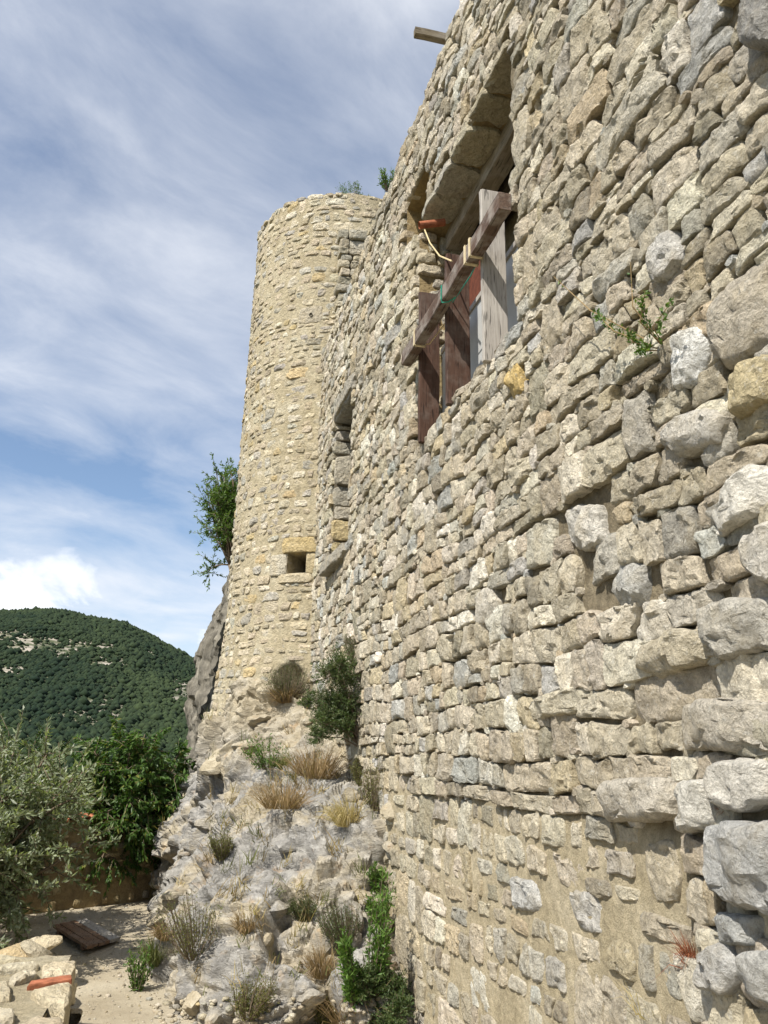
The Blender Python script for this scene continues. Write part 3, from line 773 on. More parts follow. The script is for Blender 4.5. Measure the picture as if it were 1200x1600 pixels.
# window reveal and dark chamber
def trev(r, dep):
    b_ = MB(); n = 2; (ua, ub, va, vb) = r
    P = [tmap(np.array(u), np.array(v), np.array(h)) for h in (.02, -dep) for (u, v) in ((ua, va), (ub, va), (ub, vb), (ua, vb))]
    b_.add(P, [(0, 1, 5, 4), (1, 2, 6, 5), (2, 3, 7, 6), (3, 0, 4, 7), (4, 5, 6, 7)]); return b_
trev(TWIN, .75).build('window_reveal', M_TMORT, tower)
ua, ub, va, vb = TWIN
quo = [([(ua-.20, vb+.0), (ub+.10, vb-.0), (ub+.09, vb+.24), (ua-.17, vb+.23)], .075, (.50, .39, .20)),
       ([(ub+.005, va-.02), (ub+.30, va-.03), (ub+.29, vb+.0), (ub+.005, vb-.01)], .06, (.50, .455, .36)),
       ([(ua-.14, va-.03), (ua-.005, va-.02), (ua-.005, vb-.0), (ua-.15, vb-.01)], .05, (.47, .39, .24)),
       ([(ua-.12, va-.15), (ub+.16, va-.15), (ub+.15, va-.01), (ua-.10, va-.01)], .06, (.51, .44, .31))]
hu, hv = on_tower(486, 492); hs = .11
quo.append(([(hu-.2, hv-.15), (hu+.24, hv-.14), (hu+.23, hv+.18), (hu-.2, hv+.17)], .035, (.42, .37, .28)))
qp = [np.array(q[0]) for q in quo]
tm.add(*stones(rng, qp, tmap, (.05, .05), 28, (1, .97, .91, .78, .5), tilt=.03, chip=.12, seed=30, Hs=[q[1] for q in quo], cols=[q[2] for q in quo], rnd=(.008, .015), rough=.6))
# dark putlog hole drilled in its block
th6 = np.arange(10)/10*6.283
obj('putlog_hole', np.array([tmap(np.array(hu+.03*math.cos(a)), np.array(hv+.035*math.sin(a)), np.array(.056)) for a in th6]+[tmap(np.array(hu+.028*math.cos(a)), np.array(hv+.033*math.sin(a)), np.array(-.1)) for a in th6]),
    [tuple([i, (i+1) % 10, (i+1) % 10+10, i+10]) for i in range(10)]+[tuple(range(10, 20))], M_DARK, tower)
tp = layout(rng, (-1.35, 3.9), (1.3, TTOP+.05), rowh=(.22, .34), tallw=(.16, .28), wmean=.25, gap=.007, warp=.06, modes=(.10, .68, .22), jit=.13, seed=200)
tp = [P for P in tp if P.mean(0)[1] < TTOP-.02+.05*float(n1(P.mean(0)[0]*2.1, 9))]
ex = [TWIN]+[(P[:, 0].min(), P[:, 0].max(), P[:, 1].min(), P[:, 1].max()) for P in qp]+[TNIC]
tp = keep_out(tp, ex); tp = shr([P for P in tp if rng.random() < .97], (.74, 1.04))
tm.add(*stones(rng, tp, tmap, (.034, .050), 14, (1, .9, .68, .36), tilt=.14, chip=.38, seed=31, pal=PALT, rnd=(.006, .02), skirt=-.04))
# ragged coping stones along the rim
rim = []; uu = -1.3
while uu < 4.0:
    wd = rng.uniform(.14, .36); z_ = TTOP-.05+.03*float(n1(uu*2, 5)); hh = rng.uniform(.05, .12)
    rim.append(np.array([(uu, z_), (uu+wd-.015, z_), (uu+wd-.02, z_+hh), (uu+.01, z_+hh)])); uu += wd
tm.add(*stones(rng, rim, tmap, (.03, .07), 14, (1, .9, .68, .36), seed=33, pal=PALT, skirt=-.3))
tm.finish(300)

# ================================================================== rock outcrop
foot = np.array([(2.06, 6.6, -.1), (1.5, 6.65, -.1), (.80, 6.85, -.1), (.30, 7.35, -.1), (.08, 8.05, -.1), (.11, 9.3, -.1), (.16, 10.6, -.1), (.18, 12.0, -.1), (.12, 13.4, -.1), (.4, 15, -.1)])
topc = np.array([(2.16, 7.80, .5), (2.12, 7.95, 1.25), (2.1, 8.5, 1.62), (2.06, 9.3, 1.95), (1.95, 10.3, 2.3), (1.75, 11.5, 2.75), (1.45, 11.95, 3.0), (1.05, 12.6, 3.15), (.95, 13.6, 3.3), (1.1, 15, 3.3)])
NS, NTT = 330, 190
def curve(C, n):
    s = np.r_[0, np.cumsum(np.linalg.norm(np.diff(foot, axis=0), axis=1))]; t_ = np.linspace(0, s[-1], n)
    P = np.stack([np.interp(t_, s, C[:, k]) for k in range(3)], 1)
    ker = np.ones(19)/19; Q = np.pad(P, ((9, 9), (0, 0)), 'edge'); return np.stack([np.convolve(Q[:, k], ker, 'valid') for k in range(3)], 1)
FC, TCv = curve(foot, NS), curve(topc, NS); t_ = np.linspace(0, 1, NTT)[None, :, None]
ex_ = 1.55-.55*np.clip((FC[:, 1]-7.6)/1.6, 0, 1)[:, None, None]          # sheer towards the path end
XY = FC[:, None, :2]+(TCv-FC)[:, None, :2]*t_**ex_
ZZ = FC[:, None, 2:]+(TCv-FC)[:, None, 2:]*t_**.85
RP = np.concatenate([XY, ZZ], -1)
du = np.gradient(RP, axis=0); dv = np.gradient(RP, axis=1); nn = np.cross(dv, du); nn /= np.linalg.norm(nn, axis=-1, keepdims=True)+1e-9
if nn[NS//2, NTT//2, 0] > 0: nn = -nn
WP = RP+.10*np.stack([fbm(RP*2.2, 70+k, 3) for k in range(3)], -1)
rot = np.array(Matrix.Rotation(R(32), 3, 'X') @ Matrix.Rotation(R(-24), 3, 'Z'))
WR = WP@rot.T
b1, e1 = blocks(WR, (1.25, 1.25, .95), 80, 1.0, 70); b2, e2 = blocks(WR+3.3, (3.0, 3.0, 4.0), 90, 1.0, 45); b3, e3 = blocks(WR+7.7, (8, 8, 12), 100, 1.0, 22)
disp = .20*b1+.055*b2+.026*b3+.022*fbm(RP*9, 110, 4, .65)-.07*np.exp(-(e1/.05)**2)-.035*np.exp(-(e2/.07)**2)
edge = np.clip(np.linspace(0, 1, NS)*16, 0, 1)[:, None]*np.clip((1-t_[0, :, 0])*9+.25, 0, 1)[None]
RP2 = RP+nn*(disp*edge)[..., None]
# the jutting ledge under the tower
led = np.exp(-((RP[..., 1]-11.1)/.7)**2)*np.exp(-((RP[..., 2]-1.95)/.28)**2)
RP2[..., 0] -= .30*led
ROCKV = RP2.reshape(-1, 3); ROCKF = grid_faces(NS, NTT)
cr = np.clip((ROCKV[:, 2]-1.7)/.8, 0, 1)*.8+np.clip((.30-ROCKV[:, 2])/.4, 0, 1)*.4+np.clip((ROCKV[:, 0]-1.75)/.3, 0, 1)*.5
rock = struct(obj('rock_outcrop', ROCKV, ROCKF, M_ROCK, col=np.repeat(np.clip(cr+.25*fbm(ROCKV*3, 5, 3), 0, 1)[:, None], 3, 1), smooth=True, sharp=32))
ROOTS[rock] = Vector((0, 0, 0))

BV = np.concatenate([WALLV, TOWV, ROCKV, PATHV]); n0 = len(WALLV); n1_ = n0+len(TOWV); n2_ = n1_+len(ROCKV)
BVH = BVHTree.FromPolygons(BV.tolist(), np.concatenate([WALLF, TOWF+n0, ROCKF+n1_, PATHF+n2_]).tolist())
def hit(px, py):
    p, nrm, i, d = BVH.ray_cast(EYE, ray(px, py))
    if p is None: return None, None
    if nrm.dot(ray(px, py)) > 0: nrm = -nrm
    return p, nrm
# loose and half-loose blocks on the rock, each a piece of it
def ico2():
    V = [Vector(v) for v in ICO]; F = [tuple(f) for f in ICF]
    for _ in range(2):
        mid = {}; F2 = []
        def m(a, b):
            k = (min(a, b), max(a, b))
            if k not in mid: V.append(((V[a]+V[b])/2).normalized()); mid[k] = len(V)-1
            return mid[k]
        for a, b, c in F:
            x, y, z = m(a, b), m(b, c), m(c, a); F2 += [(a, x, z), (b, y, x), (c, z, y), (x, y, z)]
        F = F2
    return np.array([tuple(v) for v in V]), np.array(F)
I2V, I2F = ico2()
def boulder(rng, c, size, seed):
    ds = np.array([[rng.gauss(0, 1) for _ in range(3)] for _ in range(11)]); ds /= np.linalg.norm(ds, axis=1, keepdims=True)
    off = np.array([rng.uniform(.55, .9) for _ in range(11)])
    k = np.min(np.where(I2V@ds.T > .05, off/np.maximum(I2V@ds.T, .05), 9), 1); V = I2V*np.minimum(k, 1.15)[:, None]
    V = V*np.array(size); V = V@np.array(Matrix.Rotation(rng.uniform(0, 6.28), 3, 'Z')@Matrix.Rotation(rng.uniform(-.5, .5), 3, 'X')).T
    V = V+V*(.10*fbm(V*9+seed, seed, 3))[:, None]
    return V+np.array(c)
for i, (px, py, s_) in enumerate([(735, 1195, 0), (505, 1197, .15), (330, 1196, .20), (545, 1245, .10), (365, 1240, .12), (288, 1336, .09), (318, 1290, .11), (268, 1395, .10), (250, 1440, .13), (405, 1120, .16), (440, 1135, .20), (480, 1120, .13), (385, 1165, .12), (520, 1150, .10),
        (440, 1420, .14), (500, 1470, .16), (420, 1470, .12), (300, 1570, .12), (480, 1560, .09), (340, 1590, .08), (610, 1545, .1), (635, 1580, .09), (560, 1400, .09), (545, 1330, .08), (450, 1320, .12), (340, 1430, .09)]+[(604+8*math.sin(k*1.7)-.55*max(0, 1250-(1595-17*k)), 1595-17*k, .07+.05*((k*7) % 5)/4) for k in range(27)]):
    if not s_: continue
    p, nrm = hit(px, py)
    if p is None: continue
    c = p-nrm*s_*.35
    V = boulder(rng, c, (s_*rng.uniform(.9, 1.5), s_*rng.uniform(.8, 1.2), s_*rng.uniform(.55, .9)), i)
    cc = rng.uniform(.5, 1) if px > 560 else rng.choice((0., .3, .8, 1.)) if py > 1250 else rng.uniform(.6, 1)
    obj('rock_block', V, I2F, M_ROCK, rock, np.full((len(V), 3), cc), True, 30)
# rubble and pebbles
peb = []; pf = []; pc = []
for i in range(3600):
    if i < 160: px, py = rng.uniform(225, 600), rng.uniform(1560, 1605); p, nrm = hit(px, py); s_ = rng.uniform(.008, .035)
    else:
        p = Vector((rng.uniform(-1.6, 1.2), rng.uniform(5.2, 13), 0)); p.z = float(pz(p.x, p.y)); nrm = Vector((0, 0, 1)); s_ = rng.uniform(.003, .011)*(2.6 if rng.random() < .05 else 1)
    if p is None: continue
    V = ICO*np.array([s_*rng.uniform(.8, 1.4), s_*rng.uniform(.8, 1.4), s_*rng.uniform(.5, .9)])*np.array([[rng.uniform(.75, 1.2)] for _ in range(12)])
    peb.append(V+np.array(p+nrm*s_*.25)); pf.append(ICF+12*len(pf)); pc.append(np.tile(pick(rng, PALT), (12, 1)))
stuff(tag(obj('gravel', np.concatenate(peb), np.concatenate(pf), M_TOWER, col=np.concatenate(pc)), 'loose pale gravel on the sandy path and rock foot', 'gravel'))

# cliff behind the tower
yy = np.linspace(15.6, 21, 150); zz = np.linspace(-1.5, 6.6, 220)
U, V_ = np.meshgrid(yy, zz, indexing='ij')
prof = np.interp(zz, [-1.5, E-.5, E+.6, E+1.1, E+2.2, E+3.0, E+3.9, E+4.6], [.15, .42, .40, .33, .50, .78, 1.02, 2.6])
Xc = prof[None]+.18+np.abs(U-17.2)**1.6*.10*1.0
Pc = xyz(Xc, U, V_); bb1, ee1 = blocks(Pc, (1.2, 1.2, .6), 140, .6, 40); bb2, _ = blocks(Pc, (4, 4, 3), 150, .8, 25)
Pc[..., 0] -= .10*bb1+.06*bb2+.10*fbm(Pc*3, 160, 5, .62)+.06*fbm(Pc*9, 163, 4, .65)
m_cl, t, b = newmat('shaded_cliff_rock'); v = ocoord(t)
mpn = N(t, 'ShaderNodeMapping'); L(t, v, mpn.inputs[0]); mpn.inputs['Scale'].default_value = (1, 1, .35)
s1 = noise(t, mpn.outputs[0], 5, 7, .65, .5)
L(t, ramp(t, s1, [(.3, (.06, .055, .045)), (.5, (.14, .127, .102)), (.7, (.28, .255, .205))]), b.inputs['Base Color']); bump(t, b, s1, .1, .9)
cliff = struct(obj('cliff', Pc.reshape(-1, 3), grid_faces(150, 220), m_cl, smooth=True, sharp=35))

# ================================================================== window props
SX = .0
shor = thing('window_shoring', 'three upright timbers lashed to a long brown cross-beam bracing the large window opening', 'shoring', (1.95, 5.5, E+2.6))
def post(px_l, py_b, Ztop, mat, lab, Xo=1.94, dep=.19, thk=.045):
    p = at_x(px_l, py_b, Xo); z0 = p.z; yc = p.y
    V, F = timber(rng, (Xo+dep/2, yc+thk/2, (z0+Ztop)/2), (0, 0, (Ztop-z0)/2), (dep/2, 0, 0), (0, thk/2, 0), .005, 12)
    o = obj('post', V, F, mat, shor); o['label'] = lab; return yc, z0
ztop = at_x(752, 293, 1.94).z
yp1, _ = post(757, 563, ztop, M_POSTG, 'pale weathered grey upright, tallest and widest', dep=.185)
yp2, _ = post(699, 630, ztop-.03, M_POSTB, 'dark red-brown upright in the middle', dep=.20, thk=.055)
yp3, _ = post(655, 690, ztop+.06, M_POSTB, 'dark red-brown upright beside the far jamb', dep=.19)
bl = at_x(627, 566, 1.835); br = at_x(777, 322, 1.835)
A = Vector((1.885, bl.y, (bl.z))); Bv = Vector((1.885, br.y-.02, br.z)); md = (A+Bv)/2; ax = (Bv-A)/2
bz = .068
V, F = timber(rng, md+Vector((0, 0, .035)), ax, (.046, 0, 0), (0, 0, bz), .007, 16, .004)
o = obj('cross_beam', V, F, M_BEAM, shor); BC = md+Vector((0, 0, .035))
def on_beam(y): tt = (y-BC.y)/ax.y; return BC+ax*tt
def strap(y, wd, skew=.0):
    c = on_beam(y); hx, hz, thk = .050, bz+.004, .004; b_ = MB()
    for (dx, dz, sx, sz) in ((-hx, 0, thk, hz+thk), (hx, 0, thk, hz+thk), (0, hz, hx, thk), (0, -hz, hx, thk)):
        b_.add(box_v(c+Vector((dx, 0, dz)), (sx, 0, 0), (0, wd, skew*wd), (0, 0, sz)), BOXF)
    b_.build('strap', M_STRAP, shor)
strap(at_x(727, 397, 1.84).y, .014); strap(at_x(732, 390, 1.84).y-.03, .012); strap(at_x(648, 520, 1.84).y, .013)
yg = at_x(692, 455, 1.84).y; c = on_beam(yg)
V, F = tube([c+Vector(q) for q in ((.052, .0, .06), (.0, .0, .077), (-.054, .01, .06), (-.056, .015, -.06), (-.045, .02, -.085), (0, .0, -.083), (.03, -.05, -.078), (.06, -.16, .0), (.075, yp1+.05-yg, .13))], .0055, 6)
obj('cord', V, F, M_CORD, shor)
V, F = tube([(1.97, yp1+.01, c.z+.06), (2.0, (yp1+yp2)/2, c.z+.05), (1.99, yp2+.06, c.z+.05)], .005, 6); obj('cord', V, F, M_CORD, shor)
p = on_beam(yp3-.15); V, F = tube([(2.0, yp2+.06, p.z-.04), (1.97, yp3-.2, p.z-.05), (1.93, yp3-.12, p.z-.02)], .005, 6); o = obj('cord', V, F, M_CABLE, shor)

# timber lintel in the opening
lint = MB(); V, F = timber(rng, (WX+.36, (OPEN[0]+OPEN[1])/2, OPEN[3]-.07), (0, (OPEN[1]-OPEN[0])/2-.01, 0), (.085, 0, 0), (0, 0, .10), .008, 14, .006); lint.add(V, F)
tag(lint.build('timber_lintel', M_LINT, loc=(WX+.40, 5.5, OPEN[3]-.13)), 'squared grey-brown timber lintel spanning the top of the big opening', 'lintel')
b_ = MB(); V, F = timber(rng, (WX+.60, (OPEN[0]+OPEN[1])/2, OPEN[3]-.04), (0, (OPEN[1]-OPEN[0])/2-.02, 0), (.09, 0, 0), (0, 0, .09), .008, 10, .006); b_.add(V, F)
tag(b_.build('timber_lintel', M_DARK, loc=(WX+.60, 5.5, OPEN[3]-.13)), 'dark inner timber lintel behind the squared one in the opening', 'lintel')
# grey sheet and red boarding closing the opening
zt = at_x(752, 462, WX+.24).z
wp = thing('window_panel', 'pale grey sheet closing the lower half of the big opening', 'panel', (WX+.25, 5.5, OPEN[2]))
b_ = MB(); b_.add(box_v((WX+.25, (OPEN[0]+OPEN[1])/2, (OPEN[2]+zt)/2), (.010, 0, 0), (0, (OPEN[1]-OPEN[0])/2-.03, 0), (0, 0, (zt-OPEN[2])/2)), BOXF); b_.build('sheet', M_SHEET, wp)
V, F = timber(rng, (WX+.243, (OPEN[0]+OPEN[1])/2, zt), (0, (OPEN[1]-OPEN[0])/2-.03, 0), (.022, 0, 0), (0, 0, .025), .004, 8); obj('top_rail', V, F, M_POSTG, wp)
bo = thing('red_boarding', 'red-brown vertical boards standing behind the props in the far half of the opening', 'boarding', (WX+.36, 6.1, OPEN[2]))
for i in range(7):
    yb_ = 6.64-.16*i-.08; V, F = timber(rng, (WX+.36, yb_, (OPEN[2]+E+4.35)/2), (0, 0, (E+4.35-OPEN[2])/2-rng.uniform(0, .04)), (.012, 0, 0), (0, .077, 0), .003, 6); obj('board', V, F, M_BRICKP, bo)
# clay pipe in the niche with its cable
p = at_x(655, 352, WX-.09); q = p+Vector((.24, -.03, .06)); V, F = tube([p, p*.5+q*.5, q], .036, 14); F = F[:-2]
pipe = tag(obj('clay_pipe', V, F, M_CLAY, loc=q), 'short red terracotta pipe poking out of the niche', 'pipe')
V, F = tube([p+Vector((.05, 0, -.03)), at_x(672, 380, WX-.04), at_x(687, 400, WX-.02), at_x(706, 408, 1.90)], .007, 6)
tag(obj('cable', V, F, M_CABLE, loc=p), 'thin cream cable running from the clay pipe down to the cross-beam', 'cable')
# spar jutting from the wall head
p = at_x(690, 60, WX); V, F = timber(rng, (WX+.0, p.y, p.z-.0), (.27, 0, 0), (0, .035, 0), (0, 0, .042), .006, 6)
tag(obj('timber_spar', V, F, M_SPAR, loc=(WX, p.y, p.z)), 'short squared timber jutting out over the wall head', 'timber')

# ================================================================== low walls and board by the path
par = thing('parapet', 'low stone parapet beside the path, capped with cream slabs and a red brick', 'wall', (-1.2, 4.8, 0))
PX0, PX1, PY0, PY1, PZ = -2.6, -.42, 3.2, 6.08, .72
us = np.linspace(PX0, PX1, 60); vv2 = np.linspace(PY0, PY1, 80)
P, F = sheet(us, vv2, lambda u, v: .01+.02*n2(u*3, v*3, 3, 3)+.012*n2(u*14, v*14, 4, 2), lambda u, v, h: xyz(u, v, PZ+h)); obj('mortar', P, F, M_TMORT, par, smooth=True)
P, F = sheet(np.linspace(PY0, PY1, 80), np.linspace(-.05, PZ+.01, 24), lambda u, v: .012*n2(u*6, v*6, 5, 3), lambda u, v, h: xyz(PX1+h, u, v)); obj('mortar', P, F, M_TMORT, par, smooth=True)
P, F = sheet(np.linspace(PX0, PX1, 60), np.linspace(-.05, PZ+.01, 24), lambda u, v: .012*n2(u*6, v*6, 6, 3), lambda u, v, h: xyz(u, PY1+h, v)); obj('mortar', P, F, M_TMORT, par, smooth=True)
pm = Masonry(par, M_TOWER)
tmp = lambda u, v, h: xyz(u, v, PZ+h)
PALP = [((.55, .49, .37), 3), ((.60, .55, .44), 2), ((.46, .41, .31), 2), ((.52, .42, .26), 1)]
def tpx(pts): return np.array([(q.x, q.y) for q in (at_z(a, b_, PZ+.04) for a, b_ in pts)])
caps = [[(66, 1502), (120, 1497), (115, 1519), (67, 1524)], [(46, 1547), (113, 1532), (112, 1555), (105, 1578), (70, 1564)], [(14, 1528), (56, 1514), (60, 1521), (22, 1536)], [(-20, 1508), (64, 1501), (60, 1509), (-20, 1518)],
        [(-25, 1578), (22, 1571), (24, 1596), (-25, 1604)], [(30, 1590), (100, 1584), (104, 1625), (30, 1625)], [(-30, 1540), (12, 1534), (20, 1556), (-28, 1566)]]
cp = [tpx(q) for q in caps]; br_ = tpx([(40, 1540), (48, 1533), (114, 1522), (113, 1531)])
rest = [P for P in layout(rng, (PX0, PX1), (PY0, PY1), rowh=(.22, .34), wmean=.26, seed=300, gap=.02) if PX0 < P.mean(0)[0] < PX1-.1 and PY0 < P.mean(0)[1] < PY1-.08]
rest = [P for P in rest if not any(Q[:, 0].min()-.03 < P.mean(0)[0] < Q[:, 0].max()+.03 and Q[:, 1].min()-.06 < P.mean(0)[1] < Q[:, 1].max()+.06 for Q in cp+[br_])]
pm.add(*stones(rng, cp, tmp, (.045, .06), 26, (1, .97, .9, .75, .45), tilt=.06, chip=.25, seed=40, pal=PALP[:2], rnd=(.012, .025)))
pm.add(*stones(rng, rest, tmp, (.02, .04), 18, (1, .94, .82, .6, .34), tilt=.12, chip=.35, seed=41, pal=PALP))
smp = lambda u, v, h: xyz(PX1+h, u, v)
pl = [P for P in layout(rng, (PY0, PY1), (.0, PZ), rowh=(.22, .34), wmean=.26, seed=310, gap=.02) if PY0 < P.mean(0)[0] < PY1 and P.mean(0)[1] < PZ-.06]
pm.add(*stones(rng, pl, smp, (.02, .05), 18, (1, .94, .82, .6, .34), seed=42, pal=PALP))
pl = [P for P in layout(rng, (PX0, PX1), (.0, PZ), rowh=(.22, .34), wmean=.26, seed=320, gap=.02) if PX0 < P.mean(0)[0] < PX1 and P.mean(0)[1] < PZ-.06]
pm.add(*stones(rng, pl, lambda u, v, h: xyz(u, PY1+h, v), (.02, .05), 18, (1, .94, .82, .6, .34), seed=43, pal=PALP))
pm.finish(300)
V, F, cl = stones(rng, [br_], tmp, (.045, .045), 24, (1, .97, .9, .6), tilt=.02, chip=.06, seed=44, rough=.4, rnd=(.004, .008))
o = obj('brick', V[0], F, M_CLAY, par, smooth=True, sharp=35); o['label'] = 'orange-red brick among the capping slabs'
# stepped stones just beyond the parapet, under the olive
HEAP = ['rough cream block touching the parapet end beside the path', 'wide flat cream block against the parapet under the olive leaves', 'rough block second from the parapet end, nearest the plank door side', 'small cream block farthest from the parapet, towards the plank door', 'large rough block deep under the olive behind the parapet', 'smallest pale block in the middle of the heap under the olive']
for i, (px, py, z_, s_) in enumerate([(75, 1492, .55, .17), (30, 1496, .55, .2), (62, 1474, .5, .16), (70, 1456, .45, .15), (20, 1478, .5, .2), (48, 1462, .42, .14)]):
    p = at_z(px, py, z_); V = boulder(rng, (p.x, p.y, z_-.10), (s_*1.4, s_, s_*.55), 300+i)
    tag(obj('rough_stone', V, I2F, M_TOWER, col=np.tile(pick(rng, PALP), (len(V), 1)), smooth=True, sharp=30, loc=(p.x, p.y, 0)), HEAP[i], 'stone')
V = []
hp = np.array([(u, v) for u in np.linspace(-2.6, -.55, 26) for v in np.linspace(6.2, 7.6, 18)])
hz = .42-.35*((hp[:, 1]-6.2)/1.4)**1.3+.07*fbm(np.c_[hp*4, hp[:, :1]*0], 5, 3)-.35*np.clip((hp[:, 0]+.85)/.3, 0, 1)
struct(obj('bank', np.c_[hp, hz], grid_faces(26, 18), M_EARTH, smooth=True))

# boundary wall at the end of the path
bw = thing('boundary_wall', 'low earth-coloured garden wall with terracotta tile coping in the shade of the trees', 'wall', (-1.2, 12.5, 0))
Aw = np.array([.55, 13.62]); Bw = np.array([-4.2, 10.45]); Lw = np.linalg.norm(Bw-Aw); dw = (Bw-Aw)/Lw; nw = np.array([dw[1], -dw[0]])
if nw[1] > 0: nw = -nw
BH = 1.12
bmap = lambda u, v, h: xyz(Aw[0]+dw[0]*u+nw[0]*h, Aw[1]+dw[1]*u+nw[1]*h, v)
P, F = sheet(np.linspace(0, Lw, 140), np.linspace(-.1, BH, 36), lambda u, v: .025*n2(u*2, v*2, 8, 3)+.015*n2(u*9, v*9, 9, 3), bmap); obj('mortar', P, F, M_EARTH, bw, smooth=True)
P, F = sheet(np.linspace(0, Lw, 60), np.linspace(-.1, BH, 16), lambda u, v: -.35+0*u, bmap); obj('mortar', P, F, M_EARTH, bw)
P, F = sheet(np.linspace(0, Lw, 60), np.linspace(-.35, 0, 5), lambda u, v: BH+0*u, lambda u, v, h: xyz(Aw[0]+dw[0]*u+nw[0]*v, Aw[1]+dw[1]*u+nw[1]*v, h)); obj('mortar', P, F, M_EARTH, bw)
bm_ = Masonry(bw, M_TOWER)
pl = [P for P in layout(rng, (0, Lw), (0, BH), rowh=(.2, .32), wmean=.24, seed=330, gap=.02) if .05 < P.mean(0)[1] < BH-.05 and 0 < P.mean(0)[0] < Lw]
pl = shr([P for P in pl if rng.random() < .45], (.6, .9))
bm_.add(*stones(rng, pl, bmap, (.015, .05), 14, (1, .9, .68, .36), seed=45, pal=[((.36, .28, .16), 1), ((.42, .34, .2), 1), ((.34, .30, .22), 1)])); bm_.finish(300)
k = 0; uu = .1
while uu < Lw-.1:
    c = Aw+dw*uu; V = []; F = []; n = 7
    for e, s_ in ((-.42, .85), (.08, 1.0)):
        for r_ in (.095, .078):
            for i in range(n):
                a = math.pi*i/(n-1); q = c+nw*e+dw*(r_*s_*math.cos(a)); V.append((q[0], q[1], BH-.01+.02*(e < 0)+r_*s_*.8*math.sin(a)))
    for i in range(n-1):
        F += [(i, i+1, 2*n+i+1, 2*n+i), (n+i, 3*n+i, 3*n+i+1, n+i+1), (i, n+i, n+i+1, i+1), (2*n+i, 2*n+i+1, 3*n+i+1, 3*n+i)]
    obj('coping_tile', V, F, M_CLAY, bw); uu += .185
# plank door lying on the path
bd = thing('plank_door', 'red-brown plank door lying flat on the path by the garden wall', 'door', (-.75, 10.9, 0))
c0 = at_z(136, 1481, .09); c1 = at_z(189, 1467, .06); c2 = at_z(158, 1450, .06); e1 = (c1-c0); e2 = (c2-c1); e2 = e2.normalized()*1.35
L1 = e1.length
for i in range(6):
    s_ = (i+.5)/6; wdt = L1/6*.47; m_ = M_PLANK if i < 4 else M_PLANKG
    o_ = c0+e1*s_+e2*.5; V, F = timber(rng, o_+Vector((0, 0, rng.uniform(-.004, .004))), e2*.5*rng.uniform(.97, 1.02), e1.normalized()*wdt, (0, 0, .016), .003, 6); obj('plank', V, F, m_, bd)
for s_ in (.15, .85):
    o_ = c0+e1*.5+e2*s_-Vector((0, 0, .034)); V, F = timber(rng, o_, e1*.48, e2.normalized()*.05, (0, 0, .017), .003, 4); obj('batten', V, F, M_PLANK, bd)

# ================================================================== vegetation
def leaves(rs, pts, dirs, ln, wd, cols, fold=.25, droop=0.):
    """folded leaf blades as numpy: two triangles each"""
    n = len(pts); d = dirs/np.linalg.norm(dirs, axis=1, keepdims=True)
    d[:, 2] -= droop; d /= np.linalg.norm(d, axis=1, keepdims=True)
    r_ = rs.normal(size=(n, 3)); s = np.cross(d, r_); s /= np.linalg.norm(s, axis=1, keepdims=True)+1e-9; u = np.cross(s, d)
    l = ln*rs.uniform(.65, 1.25, (n, 1)); w_ = wd*rs.uniform(.75, 1.2, (n, 1))
    V = np.stack([pts, pts+d*l*.45+s*w_*.5+u*w_*fold, pts+d*l, pts+d*l*.45-s*w_*.5+u*w_*fold], 1)
    F = np.array([(0, 1, 2), (0, 2, 3)])[None]+4*np.arange(n)[:, None, None]
    return V.reshape(-1, 3), F.reshape(-1, 3), np.repeat(cols, 4, 0)
def lcol(rs, n, a, b_, extra=None, p=.1):
    k = rs.random((n, 1)); c = np.array(a)*(1-k)+np.array(b_)*k
    if extra is not None: c = np.where(rs.random((n, 1)) < p, np.array(extra), c)
    return c*rs.uniform(.85, 1.15, (n, 1))
